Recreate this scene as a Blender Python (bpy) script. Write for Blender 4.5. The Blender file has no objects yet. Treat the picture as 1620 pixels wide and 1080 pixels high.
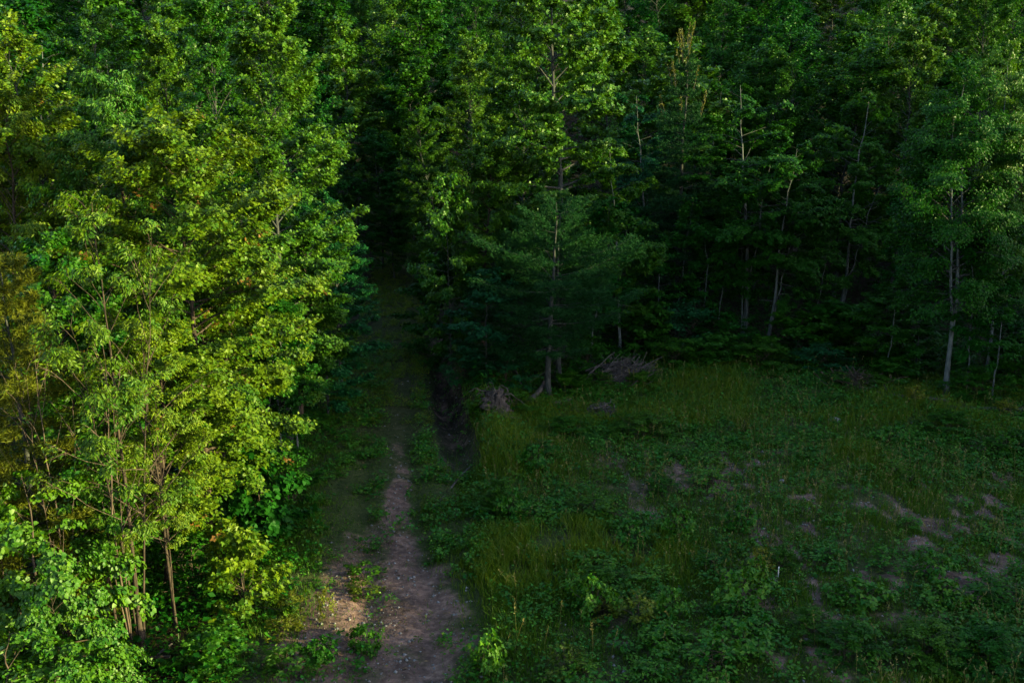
import bpy, math
import numpy as np
from mathutils import Vector

# ------------------------------------------------------------------ camera, sky, sun, exposure
S = bpy.context.scene
COL = S.collection
PITCH = math.radians(14.0)
CAM_Z = 12.0
cd = bpy.data.cameras.new('camera')
cd.lens = 35.0
cd.sensor_width = 36.0
cd.clip_end = 2000.0
cam = bpy.data.objects.new('camera', cd)
COL.objects.link(cam)
cam.location = (0, 0, CAM_Z)
cam.rotation_euler = (math.pi / 2 - PITCH, 0, 0)
S.camera = cam

SUN_EL = math.radians(10.0)
SUN_AZ = math.radians(14.0)          # to the right, this far round towards the viewer's back
to_sun = Vector((math.cos(SUN_AZ) * math.cos(SUN_EL), -math.sin(SUN_AZ) * math.cos(SUN_EL), math.sin(SUN_EL)))
w = bpy.data.worlds.new('World')
S.world = w
w.use_nodes = True
wn = w.node_tree
sky = wn.nodes.new('ShaderNodeTexSky')
sky.sky_type = 'NISHITA'
sky.sun_disc = False
sky.sun_elevation = SUN_EL
sky.sun_rotation = math.pi / 2 + SUN_AZ
wn.links.new(sky.outputs[0], wn.nodes['Background'].inputs[0])
wn.nodes['Background'].inputs[1].default_value = 0.15
sl = bpy.data.lights.new('sun', 'SUN')
sl.energy = 5.0
sl.angle = math.radians(0.5)
sl.color = (1.0, 0.90, 0.38)
so = bpy.data.objects.new('sun', sl)
COL.objects.link(so)
so.rotation_euler = (-to_sun).to_track_quat('-Z', 'Y').to_euler()
so.location = (60, -25, 40)
S.view_settings.view_transform = 'Standard'
S.view_settings.look = 'None'
S.view_settings.exposure = 1.95
S.view_settings.gamma = 1.0
S.cycles.max_bounces = 5
S.cycles.diffuse_bounces = 3
S.cycles.glossy_bounces = 2
S.cycles.transmission_bounces = 4

# ------------------------------------------------------------------ helpers
def hash2(ix, iy, seed):
    n = (ix.astype(np.int64) * 374761393 + iy.astype(np.int64) * 668265263 + seed * 974634777) & 0x7fffffff
    n = ((n ^ (n >> 13)) * 1274126177) & 0x7fffffff
    return ((n ^ (n >> 16)) & 0xffff) / 65535.0

def vnoise(x, y, seed=0):
    x = np.asarray(x, float); y = np.asarray(y, float)
    ix = np.floor(x); iy = np.floor(y)
    fx = x - ix; fy = y - iy
    fx = fx * fx * (3 - 2 * fx); fy = fy * fy * (3 - 2 * fy)
    a = hash2(ix, iy, seed); b = hash2(ix + 1, iy, seed)
    c = hash2(ix, iy + 1, seed); d = hash2(ix + 1, iy + 1, seed)
    return (a * (1 - fx) + b * fx) * (1 - fy) + (c * (1 - fx) + d * fx) * fy

def fbm(x, y, seed=0, oct=4):
    x = np.asarray(x, float); y = np.asarray(y, float)
    s = 0; a = 0.5; t = 0
    for i in range(oct):
        s = s + a * vnoise(x * 2 ** i, y * 2 ** i, seed + i * 17); t += a; a *= 0.55
    return s / t

def sstep(a, b, x):
    t = np.clip((np.asarray(x, float) - a) / (b - a), 0, 1)
    return t * t * (3 - 2 * t)

TY = np.array([-40, 10, 18.5, 22, 27.7, 33.3, 41.3, 54, 68, 90, 260.])
TX = np.array([-1.6, -2.2, -2.6, -2.7, -3.6, -4.4, -5.1, -6.0, -7.7, -11, -40.])
def track_x(y): return np.interp(y, TY, TX)
DYY = np.array([-40, 26, 30, 33, 41, 54, 68, 260.])
DXX = np.array([0.0, -1.0, -1.55, -1.95, -3.0, -4.3, -6.0, -38])
def ditch_x(y): return np.interp(y, DYY, DXX)

def ground(x, y):
    x = np.asarray(x, float); y = np.asarray(y, float)
    z = 0.5 * (fbm(x * 0.11, y * 0.11, 3, 3) - 0.5) + 0.22 * (fbm(x * 0.55, y * 0.55, 9, 3) - 0.5)
    dx = x - track_x(y)
    on = np.exp(-(dx / 2.2) ** 2)
    z = z * (1 - 0.75 * on) - 0.18 * on
    z = z - 0.10 * (np.exp(-((dx - 0.75) / 0.28) ** 2) + np.exp(-((dx + 0.8) / 0.28) ** 2)) * sstep(60, 30, y)
    dd = x - ditch_x(y)
    dm = sstep(28, 34, y) * sstep(75, 55, y)
    z = z - 0.85 * np.exp(-(dd / 0.55) ** 2) * dm * (.6 + .8 * vnoise(x * .8, y * .8, 77)) + 0.5 * np.exp(-((dd - 1.5) / 0.8) ** 2) * dm
    z = z + 0.06 * (fbm(x * 2.3, y * 2.3, 21, 3) - 0.5)
    hb = np.maximum(0, y - 58)
    z = z + 0.22 * (np.sqrt(hb * hb + 64) - 8)
    hr = np.maximum(0, x - 34)
    z = z + 0.16 * (np.sqrt(hr * hr + 36) - 6) * sstep(-60, 12, y)
    hl = np.maximum(0, -14 - x)
    z = z + 0.06 * hl * sstep(20, 40, y)
    return z

def gz(x, y): return float(ground(np.array([x]), np.array([y]))[0])

def WX(px, d, z=6.0):
    """world x of a pixel column (1620 wide) at ground distance d"""
    return (px - 810) / 1575.0 * (d * math.cos(PITCH) + (CAM_Z - z) * math.sin(PITCH))

def hit(px, py):
    """ground point seen at a pixel"""
    u = (px - 810) / 1575.0; v = (py - 540) / 1575.0
    cy = math.cos(PITCH) - v * math.sin(PITCH); cz = -math.sin(PITCH) - v * math.cos(PITCH)
    g = 0.0
    for _ in range(12):
        t = (g - CAM_Z) / cz
        x, y = u * t, cy * t
        g = 0.5 * g + 0.5 * gz(x, y)
    return x, y

def mesh_from(name, V, F, mats, tint=None, smooth=False, midx=None):
    """V (n,3), F (m,k) arrays"""
    me = bpy.data.meshes.new(name)
    V = np.ascontiguousarray(V, np.float32); F = np.ascontiguousarray(F, np.int32)
    me.vertices.add(len(V)); me.vertices.foreach_set('co', V.ravel())
    m, k = F.shape
    me.loops.add(m * k); me.loops.foreach_set('vertex_index', F.ravel())
    me.polygons.add(m)
    me.polygons.foreach_set('loop_start', np.arange(0, m * k, k, dtype=np.int32))
    me.polygons.foreach_set('loop_total', np.full(m, k, np.int32))
    if midx is not None: me.polygons.foreach_set('material_index', midx.astype(np.int32))
    if smooth: me.polygons.foreach_set('use_smooth', np.ones(m, bool))
    if tint is not None:
        a = me.attributes.new('tint', 'FLOAT', 'POINT')
        a.data.foreach_set('value', np.ascontiguousarray(tint, np.float32))
    me.update(calc_edges=True)
    for mt in (mats if isinstance(mats, (list, tuple)) else [mats]): me.materials.append(mt)
    return me

def link(name, me, parent=None):
    o = bpy.data.objects.new(name, me); COL.objects.link(o)
    if parent: o.parent = parent
    return o

def tag(o, label=None, cat=None, group=None, kind=None):
    if label: o['label'] = label
    if cat: o['category'] = cat
    if group: o['group'] = group
    if kind: o['kind'] = kind
    return o

def empty(name, x, y, rz=0.0, sc=(1, 1, 1), z=None):
    o = bpy.data.objects.new(name, None); COL.objects.link(o)
    o.location = (x, y, gz(x, y) - 0.05 if z is None else z); o.rotation_euler = (0, 0, rz); o.scale = sc
    o.empty_display_size = 0.3
    return o

def norm(v):
    return v / np.maximum(np.linalg.norm(v, axis=-1, keepdims=True), 1e-9)

def tubes(P, R, k=5):
    """P (m,n,3) polylines, R (m,n) radii -> verts, quads"""
    m, n, _ = P.shape
    T = norm(np.gradient(P, axis=1))
    ref = np.where(np.abs(T[..., 2:3]) > 0.9, np.array([1.0, 0, 0]), np.array([0, 0, 1.0]))
    A = norm(np.cross(T, ref)); B = np.cross(T, A)
    th = np.arange(k) / k * 2 * math.pi
    V = P[:, :, None] + R[:, :, None, None] * (A[:, :, None] * np.cos(th)[:, None] + B[:, :, None] * np.sin(th)[:, None])
    idx = np.arange(m * n * k).reshape(m, n, k)
    a = idx[:, :-1]; b = idx[:, 1:]
    F = np.stack([a, np.roll(a, -1, 2), np.roll(b, -1, 2), b], -1).reshape(-1, 4)
    return V.reshape(-1, 3), F

def join(parts):
    Vs, Fs, o = [], [], 0
    for V, F in parts:
        Vs.append(V); Fs.append(F + o); o += len(V)
    return np.concatenate(Vs), np.concatenate(Fs)

LEAF = {
    'ovate': (np.array([[0, 0, 0], [.42, .29, .07], [1, 0, -.06], [.42, -.29, .07]]), [[0, 2, 1], [0, 3, 2]]),
    'narrow': (np.array([[0, 0, 0], [.42, .17, .05], [1, 0, -.12], [.42, -.17, .05]]), [[0, 2, 1], [0, 3, 2]]),
    'maple': (np.array([[0, 0, 0], [.34, .50, .05], [.50, .21, .03], [1, 0, -.08], [.50, -.21, .03], [.34, -.50, .05], [-.05, .22, .03], [-.05, -.22, .03]]),
              [[0, 1, 6], [0, 2, 1], [0, 3, 2], [0, 4, 3], [0, 5, 4], [0, 7, 5]]),
    'heart': (np.array([[0, 0, 0], [.12, .44, .06], [.55, .40, .05], [1, 0, -.10], [.55, -.40, .05], [.12, -.44, .06]]),
              [[0, 2, 1], [0, 3, 2], [0, 4, 3], [0, 5, 4]]),
}

def leaves(P, D, N, size, kind, tint):
    """one polygon fan per leaf"""
    t, f = LEAF[kind]; f = np.array(f)
    D = norm(D); N = norm(N - (N * D).sum(-1, keepdims=True) * D); Sx = np.cross(N, D)
    size = np.asarray(size)[:, None, None]
    V = P[:, None] + size * (D[:, None] * t[None, :, 0:1] + Sx[:, None] * t[None, :, 1:2] + N[:, None] * t[None, :, 2:3])
    k = len(t)
    F = (np.arange(len(P)) * k)[:, None, None] + f[None]
    return V.reshape(-1, 3), F.reshape(-1, 3), np.repeat(tint, k)

# ------------------------------------------------------------------ materials
def nodes(name):
    m = bpy.data.materials.new(name); m.use_nodes = True
    return m, m.node_tree.nodes, m.node_tree.links, m.node_tree.nodes['Principled BSDF']

def leaf_mat(name, dark, light, tip=None, rough=0.5, trans=0.22, warm=1.3, spec=0.22):
    m, n, l, b = nodes(name)
    at = n.new('ShaderNodeAttribute'); at.attribute_name = 'tint'
    cr = n.new('ShaderNodeValToRGB'); e = cr.color_ramp.elements
    e[0].position = 0.0; e[0].color = (*dark, 1); e[1].position = 0.9; e[1].color = (*light, 1)
    if tip:
        x = e.new(0.965); x.color = (*light, 1); x = e.new(0.985); x.color = (*tip, 1)
    l.new(at.outputs['Fac'], cr.inputs[0])
    oi = n.new('ShaderNodeObjectInfo')
    hs = n.new('ShaderNodeHueSaturation')
    mr = n.new('ShaderNodeMapRange'); mr.inputs[3].default_value = 0.485; mr.inputs[4].default_value = 0.515
    mv = n.new('ShaderNodeMapRange'); mv.inputs[3].default_value = 1.15; mv.inputs[4].default_value = 0.82
    l.new(oi.outputs['Random'], mr.inputs[0]); l.new(oi.outputs['Random'], mv.inputs[0])
    l.new(mr.outputs[0], hs.inputs['Hue']); l.new(mv.outputs[0], hs.inputs['Value']); l.new(cr.outputs[0], hs.inputs['Color'])
    l.new(hs.outputs[0], b.inputs['Base Color'])
    b.inputs['Roughness'].default_value = rough; b.inputs['Specular IOR Level'].default_value = spec
    tr = n.new('ShaderNodeBsdfTranslucent')
    mx = n.new('ShaderNodeMix'); mx.data_type = 'RGBA'; mx.blend_type = 'MULTIPLY'; mx.inputs[0].default_value = 1
    mx.inputs[7].default_value = (warm * 1.12, warm, 0.5, 1)
    l.new(hs.outputs[0], mx.inputs[6]); l.new(mx.outputs[2], tr.inputs[0])
    ms = n.new('ShaderNodeMixShader'); ms.inputs[0].default_value = trans
    l.new(b.outputs[0], ms.inputs[1]); l.new(tr.outputs[0], ms.inputs[2])
    l.new(ms.outputs[0], n['Material Output'].inputs[0])
    return m

def bark_mat(name, c1, c2, scale=6.0):
    m, n, l, b = nodes(name)
    tc = n.new('ShaderNodeTexCoord'); mp = n.new('ShaderNodeMapping'); mp.inputs['Scale'].default_value = (scale, scale, scale * 0.22)
    no = n.new('ShaderNodeTexNoise'); no.inputs['Scale'].default_value = 3.0; no.inputs['Detail'].default_value = 6
    cr = n.new('ShaderNodeValToRGB'); e = cr.color_ramp.elements
    e[0].position = .35; e[0].color = (*c1, 1); e[1].position = .68; e[1].color = (*c2, 1)
    l.new(tc.outputs['Object'], mp.inputs[0]); l.new(mp.outputs[0], no.inputs[0]); l.new(no.outputs[0], cr.inputs[0])
    l.new(cr.outputs[0], b.inputs['Base Color'])
    bp = n.new('ShaderNodeBump'); bp.inputs['Strength'].default_value = .5; bp.inputs['Distance'].default_value = .02
    l.new(no.outputs[0], bp.inputs['Height']); l.new(bp.outputs[0], b.inputs['Normal'])
    b.inputs['Roughness'].default_value = .9; b.inputs['Specular IOR Level'].default_value = .2
    return m

M = {}
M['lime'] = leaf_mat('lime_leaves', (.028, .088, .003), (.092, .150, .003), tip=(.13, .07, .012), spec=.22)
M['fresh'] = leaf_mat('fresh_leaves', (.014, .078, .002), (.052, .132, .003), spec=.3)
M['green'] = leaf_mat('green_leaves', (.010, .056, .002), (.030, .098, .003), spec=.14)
M['deep'] = leaf_mat('shaded_leaves', (.005, .045, .003), (.014, .076, .005), spec=.1)  # darker copy for trees in shade; part of that shade is in the colour
M['blue'] = leaf_mat('skylit_leaves', (.004, .046, .014), (.011, .078, .022), spec=.12)  # bluish copy for shaded trees; the skylight tint is in the leaf colour
M['olive'] = leaf_mat('olive_leaves', (.036, .080, .004), (.080, .115, .006), trans=.35)
M['needle'] = leaf_mat('pine_needles', (.006, .040, .009), (.014, .064, .014), trans=.2, spec=.1, rough=.6)
M['gold_needle'] = leaf_mat('golden_needles', (.045, .070, .003), (.105, .118, .004), trans=.25, rough=.6)
M['shoot'] = leaf_mat('young_shoots', (.06, .075, .012), (.13, .125, .022), trans=.3)
M['straw'] = leaf_mat('straw_leaves', (.065, .092, .004), (.130, .140, .008), trans=.3)
M['grass'] = leaf_mat('grass_blades', (.022, .096, .004), (.110, .155, .009), trans=.4)
M['weed'] = leaf_mat('weed_leaves', (.012, .092, .003), (.055, .150, .005))
M['bark'] = bark_mat('brown_bark', (.030, .022, .017), (.085, .062, .048))
M['redbark'] = bark_mat('reddish_bark', (.018, .013, .010), (.075, .055, .042))
M['twigbark'] = bark_mat('twig_bark', (.040, .028, .022), (.125, .090, .072))
M['pale'] = bark_mat('pale_bark', (.045, .055, .060), (.13, .14, .14))
M['grey'] = bark_mat('grey_bark', (.018, .021, .022), (.055, .058, .056))
M['dead'] = bark_mat('dead_wood', (.036, .030, .030), (.105, .088, .088))

def ground_mat():
    m, n, l, b = nodes('soil')
    at = n.new('ShaderNodeAttribute'); at.attribute_name = 'tint'
    tc = n.new('ShaderNodeTexCoord')
    n1 = n.new('ShaderNodeTexNoise'); n1.inputs['Scale'].default_value = 1.1; n1.inputs['Detail'].default_value = 8; n1.inputs['Roughness'].default_value = .65
    n2 = n.new('ShaderNodeTexNoise'); n2.inputs['Scale'].default_value = 5; n2.inputs['Detail'].default_value = 8; n2.inputs['Roughness'].default_value = .7
    l.new(tc.outputs['Object'], n1.inputs[0]); l.new(tc.outputs['Object'], n2.inputs[0])
    soil = n.new('ShaderNodeValToRGB'); e = soil.color_ramp.elements
    e[0].position = .3; e[0].color = (.078, .055, .050, 1); e[1].position = .72; e[1].color = (.33, .245, .21, 1)
    x = e.new(.5); x.color = (.165, .118, .105, 1)
    l.new(n2.outputs[0], soil.inputs[0])
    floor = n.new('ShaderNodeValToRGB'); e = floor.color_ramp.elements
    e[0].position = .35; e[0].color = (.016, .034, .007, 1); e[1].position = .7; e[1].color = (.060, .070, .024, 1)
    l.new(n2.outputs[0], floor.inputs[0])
    ad = n.new('ShaderNodeMath'); ad.operation = 'MULTIPLY_ADD'; ad.inputs[1].default_value = 1.7; ad.inputs[2].default_value = -.85
    l.new(n1.outputs[0], ad.inputs[0])
    sm = n.new('ShaderNodeMath'); sm.operation = 'ADD'; l.new(ad.outputs[0], sm.inputs[0]); l.new(at.outputs['Fac'], sm.inputs[1])
    rg = n.new('ShaderNodeMapRange'); rg.interpolation_type = 'SMOOTHSTEP'; rg.inputs[1].default_value = .25; rg.inputs[2].default_value = .8
    l.new(sm.outputs[0], rg.inputs[0])
    shaded_litter = n.new('ShaderNodeValToRGB'); e = shaded_litter.color_ramp.elements
    e[0].position = .35; e[0].color = (.007, .006, .004, 1); e[1].position = .72; e[1].color = (.034, .026, .018, 1)  # leaf litter brown, darkened to carry the shade under the trees
    l.new(n2.outputs[0], shaded_litter.inputs[0])
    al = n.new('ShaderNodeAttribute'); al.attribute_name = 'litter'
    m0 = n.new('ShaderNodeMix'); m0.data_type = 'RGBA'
    l.new(al.outputs['Fac'], m0.inputs[0]); l.new(floor.outputs[0], m0.inputs[6]); l.new(shaded_litter.outputs[0], m0.inputs[7])
    n3 = n.new('ShaderNodeTexNoise'); n3.inputs['Scale'].default_value = .75; n3.inputs['Detail'].default_value = 5
    l.new(tc.outputs['Object'], n3.inputs[0])
    dr = n.new('ShaderNodeValToRGB'); e = dr.color_ramp.elements
    e[0].position = .38; e[0].color = (.55, .50, .50, 1); e[1].position = .62; e[1].color = (1.15, 1.0, .95, 1)
    l.new(n3.outputs[0], dr.inputs[0])
    sm2 = n.new('ShaderNodeMix'); sm2.data_type = 'RGBA'; sm2.blend_type = 'MULTIPLY'; sm2.inputs[0].default_value = 1
    l.new(soil.outputs[0], sm2.inputs[6]); l.new(dr.outputs[0], sm2.inputs[7])
    mx = n.new('ShaderNodeMix'); mx.data_type = 'RGBA'
    l.new(rg.outputs[0], mx.inputs[0]); l.new(m0.outputs[2], mx.inputs[6]); l.new(sm2.outputs[2], mx.inputs[7])
    l.new(mx.outputs[2], b.inputs['Base Color'])
    bp = n.new('ShaderNodeBump'); bp.inputs['Strength'].default_value = 1.0; bp.inputs['Distance'].default_value = .12
    l.new(n2.outputs[0], bp.inputs['Height']); l.new(bp.outputs[0], b.inputs['Normal'])
    b.inputs['Roughness'].default_value = .95; b.inputs['Specular IOR Level'].default_value = .15
    return m
M['soil'] = ground_mat()

# ------------------------------------------------------------------ the ground and the track
def dirt(x, y):
    """how bare the earth is, 0..1"""
    dx = x - track_x(y)
    near = sstep(31, 20, y)
    wl = 2.9 * near + 0.25; wr = 1.5 * near + 0.35
    c = np.where(dx < 0, np.exp(-(dx / wl) ** 4), np.exp(-(dx / wr) ** 4))
    rut = np.exp(-((dx - 0.35 + .9 * (fbm(y * .5, y * 0, 12, 3) - .5)) / (.36 + .42 * near)) ** 4) * sstep(40, 31, y)
    far = 0.45 * np.exp(-(dx / 1.4) ** 4) * sstep(30, 45, y)
    nz = fbm(x * .8, y * .45, 33, 4)
    t = np.maximum(np.maximum(c * (0.30 + 0.5 * near) * (.55 + .9 * nz), rut * (.45 + .75 * nz)), far * (.2 + nz)) * np.where(y > 29, .55 + .45 * sstep(33, 29, y), 1)
    clear = sstep(0.5, 3, x - ditch_x(y)) * sstep(46, 34, y)
    patch = sstep(.53, .66, fbm(x * 2.8 + .25 * y, y * 1.0, 40, 4)) * sstep(.34, .50, fbm(x * .5, y * .4, 44, 2)) * sstep(-2, 9, x) * sstep(38, 30, y)
    t = np.maximum(t, clear * (0.22 + 0.72 * patch))
    bank = np.exp(-((x - ditch_x(y) - .2) / .7) ** 2) * sstep(29, 33, y) * sstep(60, 50, y)
    return np.clip(np.maximum(t, .45 * bank), 0, 1)

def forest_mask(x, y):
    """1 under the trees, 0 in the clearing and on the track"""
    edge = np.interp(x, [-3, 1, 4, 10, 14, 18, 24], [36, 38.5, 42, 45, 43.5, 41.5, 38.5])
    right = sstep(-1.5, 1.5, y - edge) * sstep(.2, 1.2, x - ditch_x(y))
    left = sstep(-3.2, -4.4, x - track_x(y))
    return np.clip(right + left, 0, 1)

def axis(parts):
    return np.unique(np.round(np.concatenate([np.arange(a, b, s) for a, b, s in parts]), 4))
gx = axis([(-420, -60, 20), (-60, -20, 2.5), (-20, -10, .8), (-10, 22, .2), (22, 40, .8), (40, 90, 2.5), (90, 421, 20)])
gy = axis([(-200, -20, 20), (-20, 12, 2), (12, 44, .2), (44, 80, .6), (80, 140, 3), (140, 521, 20)])
GX, GY = np.meshgrid(gx, gy)
GZ = ground(GX, GY)
V = np.stack([GX, GY, GZ], -1).reshape(-1, 3)
ids = np.arange(GX.size).reshape(GX.shape)
F = np.stack([ids[:-1, :-1], ids[:-1, 1:], ids[1:, 1:], ids[1:, :-1]], -1).reshape(-1, 4)
tint = dirt(V[:, 0], V[:, 1])
litter = np.clip(forest_mask(V[:, 0], V[:, 1]) + sstep(30, 38, V[:, 1]) * (V[:, 0] < ditch_x(V[:, 1]) + 1.2), 0, 1)  # litter follows the tree cover and brings its painted shade along
cx = V[F].mean(1)
onp = np.abs(cx[:, 0] - track_x(cx[:, 1])) < 1.75 + .3 * (fbm(cx[:, 1] * .7, cx[:, 1] * 0 + (cx[:, 0] > track_x(cx[:, 1])) * 9, 5, 2) - .5)
onp &= (cx[:, 1] > -18) & (cx[:, 1] < 90)
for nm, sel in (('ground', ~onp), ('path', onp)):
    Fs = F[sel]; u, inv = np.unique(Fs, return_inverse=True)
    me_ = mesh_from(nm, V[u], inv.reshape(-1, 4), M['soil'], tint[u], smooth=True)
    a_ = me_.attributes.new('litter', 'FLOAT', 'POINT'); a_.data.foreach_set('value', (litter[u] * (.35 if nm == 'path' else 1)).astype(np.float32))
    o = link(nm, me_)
    tag(o, kind='structure')
bpy.data.objects['ground']['label'] = 'dark ground of the clearing and forest floor with bare soil patches'
bpy.data.objects['path']['label'] = 'rutted dirt track running uphill into the forest'

# ------------------------------------------------------------------ tree builders
LIB = {}
def build_tree(key, seed, h=11, r=3.2, base=.2, nb=70, ntw=800, lpt=36, leaf=.13, tmpl='maple', shape='oval', rise=(.0, .9),
               curve=-.12, droop=.35, tr=.11, lean=(0, 0), mat='green', bark='bark', wander=.012, spread=1.0, up=.72, nstem=1, twl=(.10, .24), bare=0.2, lsig=.6, fork=0):
    g = np.random.default_rng(seed)
    n = 14
    t = np.linspace(0, 1, n)
    stems = []
    fa = 0.15
    for s in range(nstem):
        wv = np.cumsum(g.normal(0, wander * h, (n, 2)), 0) * (t[:, None] ** .8)
        p = np.zeros((n, 3)); p[:, 2] = t * h * (1 if s == 0 else g.uniform(.7, .95))
        p[:, :2] = wv + np.array(lean) * t[:, None] * h
        if fork:
            sg = 1 if s == 0 else -1
            p[:, :2] = stems[0][:, :2] * np.minimum(1, fork / np.maximum(t, .01))[:, None] + 0 if s else p[:, :2]
            p[:, :2] += np.array([math.cos(fa), math.sin(fa)]) * sg * r * (.26 if s == 0 else .34) * (np.clip(t - fork, 0, 1) ** .8)[:, None]
        elif s:
            a = g.uniform(0, 6.28); off = np.array([math.cos(a), math.sin(a)]) * r * g.uniform(.3, .5)
            p[:, :2] += off * (t[:, None] ** 1.2) + .12 * off / r
        stems.append(p)
    stems = np.array(stems)
    trr = tr * (1 - t * .93) + tr * .5 * np.exp(-t * 28)
    tv, tf = tubes(stems, np.tile(trr, (nstem, 1)) * np.where(np.arange(nstem) == 0, 1, .85 if fork else .5)[:, None], 9)
    # limbs
    i = np.arange(nb)
    u = ((i + g.random(nb)) / nb)
    tt = base + (1 - base) * u * .985
    st = g.integers(0, nstem, nb)
    az = i * 2.399963 + g.normal(0, .45, nb)
    if shape == 'oval': f = np.sin(math.pi * np.clip(u * .84 + .13, 0, 1)) ** .75
    elif shape == 'cone': f = (1 - u) ** .75 * .92 * np.clip(.45 + u * 4, 0, 1) + .10
    elif shape == 'vase': f = np.clip(.35 + u * 1.2, 0, 1) * np.sqrt(np.clip(1.02 - u, 0, 1)) * 1.25
    else: f = np.clip(np.sqrt(1 - (u * .95) ** 2), .15, 1)
    L = r * f * g.uniform(.62, 1.16, nb)
    e = rise[0] + (rise[1] - rise[0]) * u + g.normal(0, .16, nb)
    q = np.linspace(0, 1, 7)
    pos = np.array([[np.interp(a, t, stems[s][:, c]) for c in range(3)] for a, s in zip(tt, st)])
    hd = np.stack([np.cos(az), np.sin(az), az * 0], -1); sd = np.stack([-np.sin(az), np.cos(az), az * 0], -1)
    wob = np.cumsum(g.normal(0, .05, (nb, 7)), 1)
    P = pos[:, None] + L[:, None, None] * (hd[:, None] * (np.cos(e)[:, None] * q)[..., None] + sd[:, None] * (wob * q)[..., None])
    P[..., 2] += L[:, None] * (np.sin(e)[:, None] * q + curve * q ** 2 + wob[:, ::-1] * .5 * q)
    rad0 = np.interp(tt, t, trr) * .55
    lv, lf = tubes(P, np.maximum(.006, rad0[:, None] * (1 - q * .88)), 5)
    # twigs
    pr = L / L.sum()
    bi = g.choice(nb, ntw, p=pr)
    sp = bare + (1 - bare) * g.random(ntw) ** .6
    sp[:nb] = np.where(np.arange(min(nb, ntw)) < nb, 1.0, sp[:nb]); bi[:nb] = np.arange(nb)
    k = np.clip(sp * 6, 0, 5.999); k0 = k.astype(int); fr = (k - k0)[:, None]
    tp = P[bi, k0] * (1 - fr) + P[bi, k0 + 1] * fr
    bd = norm(P[bi, k0 + 1] - P[bi, k0])
    side = g.choice([-1, 1], ntw) * g.uniform(.25, 1.15, ntw) * spread; side[:nb] *= .2
    c, s_ = np.cos(side), np.sin(side)
    td = np.stack([bd[:, 0] * c - bd[:, 1] * s_, bd[:, 0] * s_ + bd[:, 1] * c, bd[:, 2] * .6 + g.normal(.06, .22, ntw)], -1)
    td = norm(td)
    tl = r * g.uniform(twl[0], twl[1], ntw) * (.45 + .55 * f[bi])
    qq = np.linspace(0, 1, 4)
    TP = tp[:, None] + tl[:, None, None] * td[:, None] * qq[:, None]
    TP[..., 2] -= (tl * droop * .35)[:, None] * qq ** 2
    wv, wf = tubes(TP, np.maximum(.003, .008 * (1 - qq * .7))[None].repeat(ntw, 0) * (h / 11) ** .5, 3)
    # leaves
    nl = ntw * lpt
    ti = np.repeat(np.arange(ntw), lpt)
    lq = g.uniform(.05, 1.08, nl) ** .75
    lp = tp[ti] + (tl * lq)[:, None] * td[ti] if False else tp[ti] + tl[ti][:, None] * td[ti] * lq[:, None]
    lp[:, 2] -= (tl * droop * .35)[ti] * lq ** 2
    lp += g.normal(0, leaf * lsig, (nl, 3)) * np.array([1, 1, .75])
    a = g.uniform(-1.3, 1.3, nl); c, s_ = np.cos(a), np.sin(a)
    d = td[ti]
    ld = np.stack([d[:, 0] * c - d[:, 1] * s_, d[:, 0] * s_ + d[:, 1] * c, d[:, 2] * .5 - droop * g.uniform(.2, 1.8, nl)], -1)
    ax = np.stack([np.interp(lp[:, 2], stems[0][:, 2], stems[0][:, 0]), np.interp(lp[:, 2], stems[0][:, 2], stems[0][:, 1])], -1)
    out = np.zeros((nl, 3)); out[:, :2] = lp[:, :2] - ax
    out = norm(out)
    N = up * np.array([0, 0, 1.0]) + .52 * out + g.normal(0, .40, (nl, 3))
    tint = np.clip(g.normal(.45, .24, ntw)[ti] + g.normal(0, .22, nl), 0, .93)
    tipm = (g.random(ntw) < .02)[ti] & (lq > .75)
    tint = np.where(tipm & (g.random(nl) < .6), 1.0, tint)
    size = leaf * np.clip(g.normal(1, .22, nl), .5, 1.5)
    V, F, T = leaves(lp, ld, N, size, tmpl, tint)
    lvf = join([(lv, lf), (wv, wf)])
    LIB[key] = dict(parts=[('trunk', mesh_from(key + '_trunk', tv, tf, M[bark], smooth=True)),
                           ('limbs', mesh_from(key + '_limbs', *lvf, M['grey' if bark == 'pale' else bark], smooth=True)),
                           ('crown', mesh_from(key + '_crown', V, F, M[mat], T))], h=h, r=r)

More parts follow.
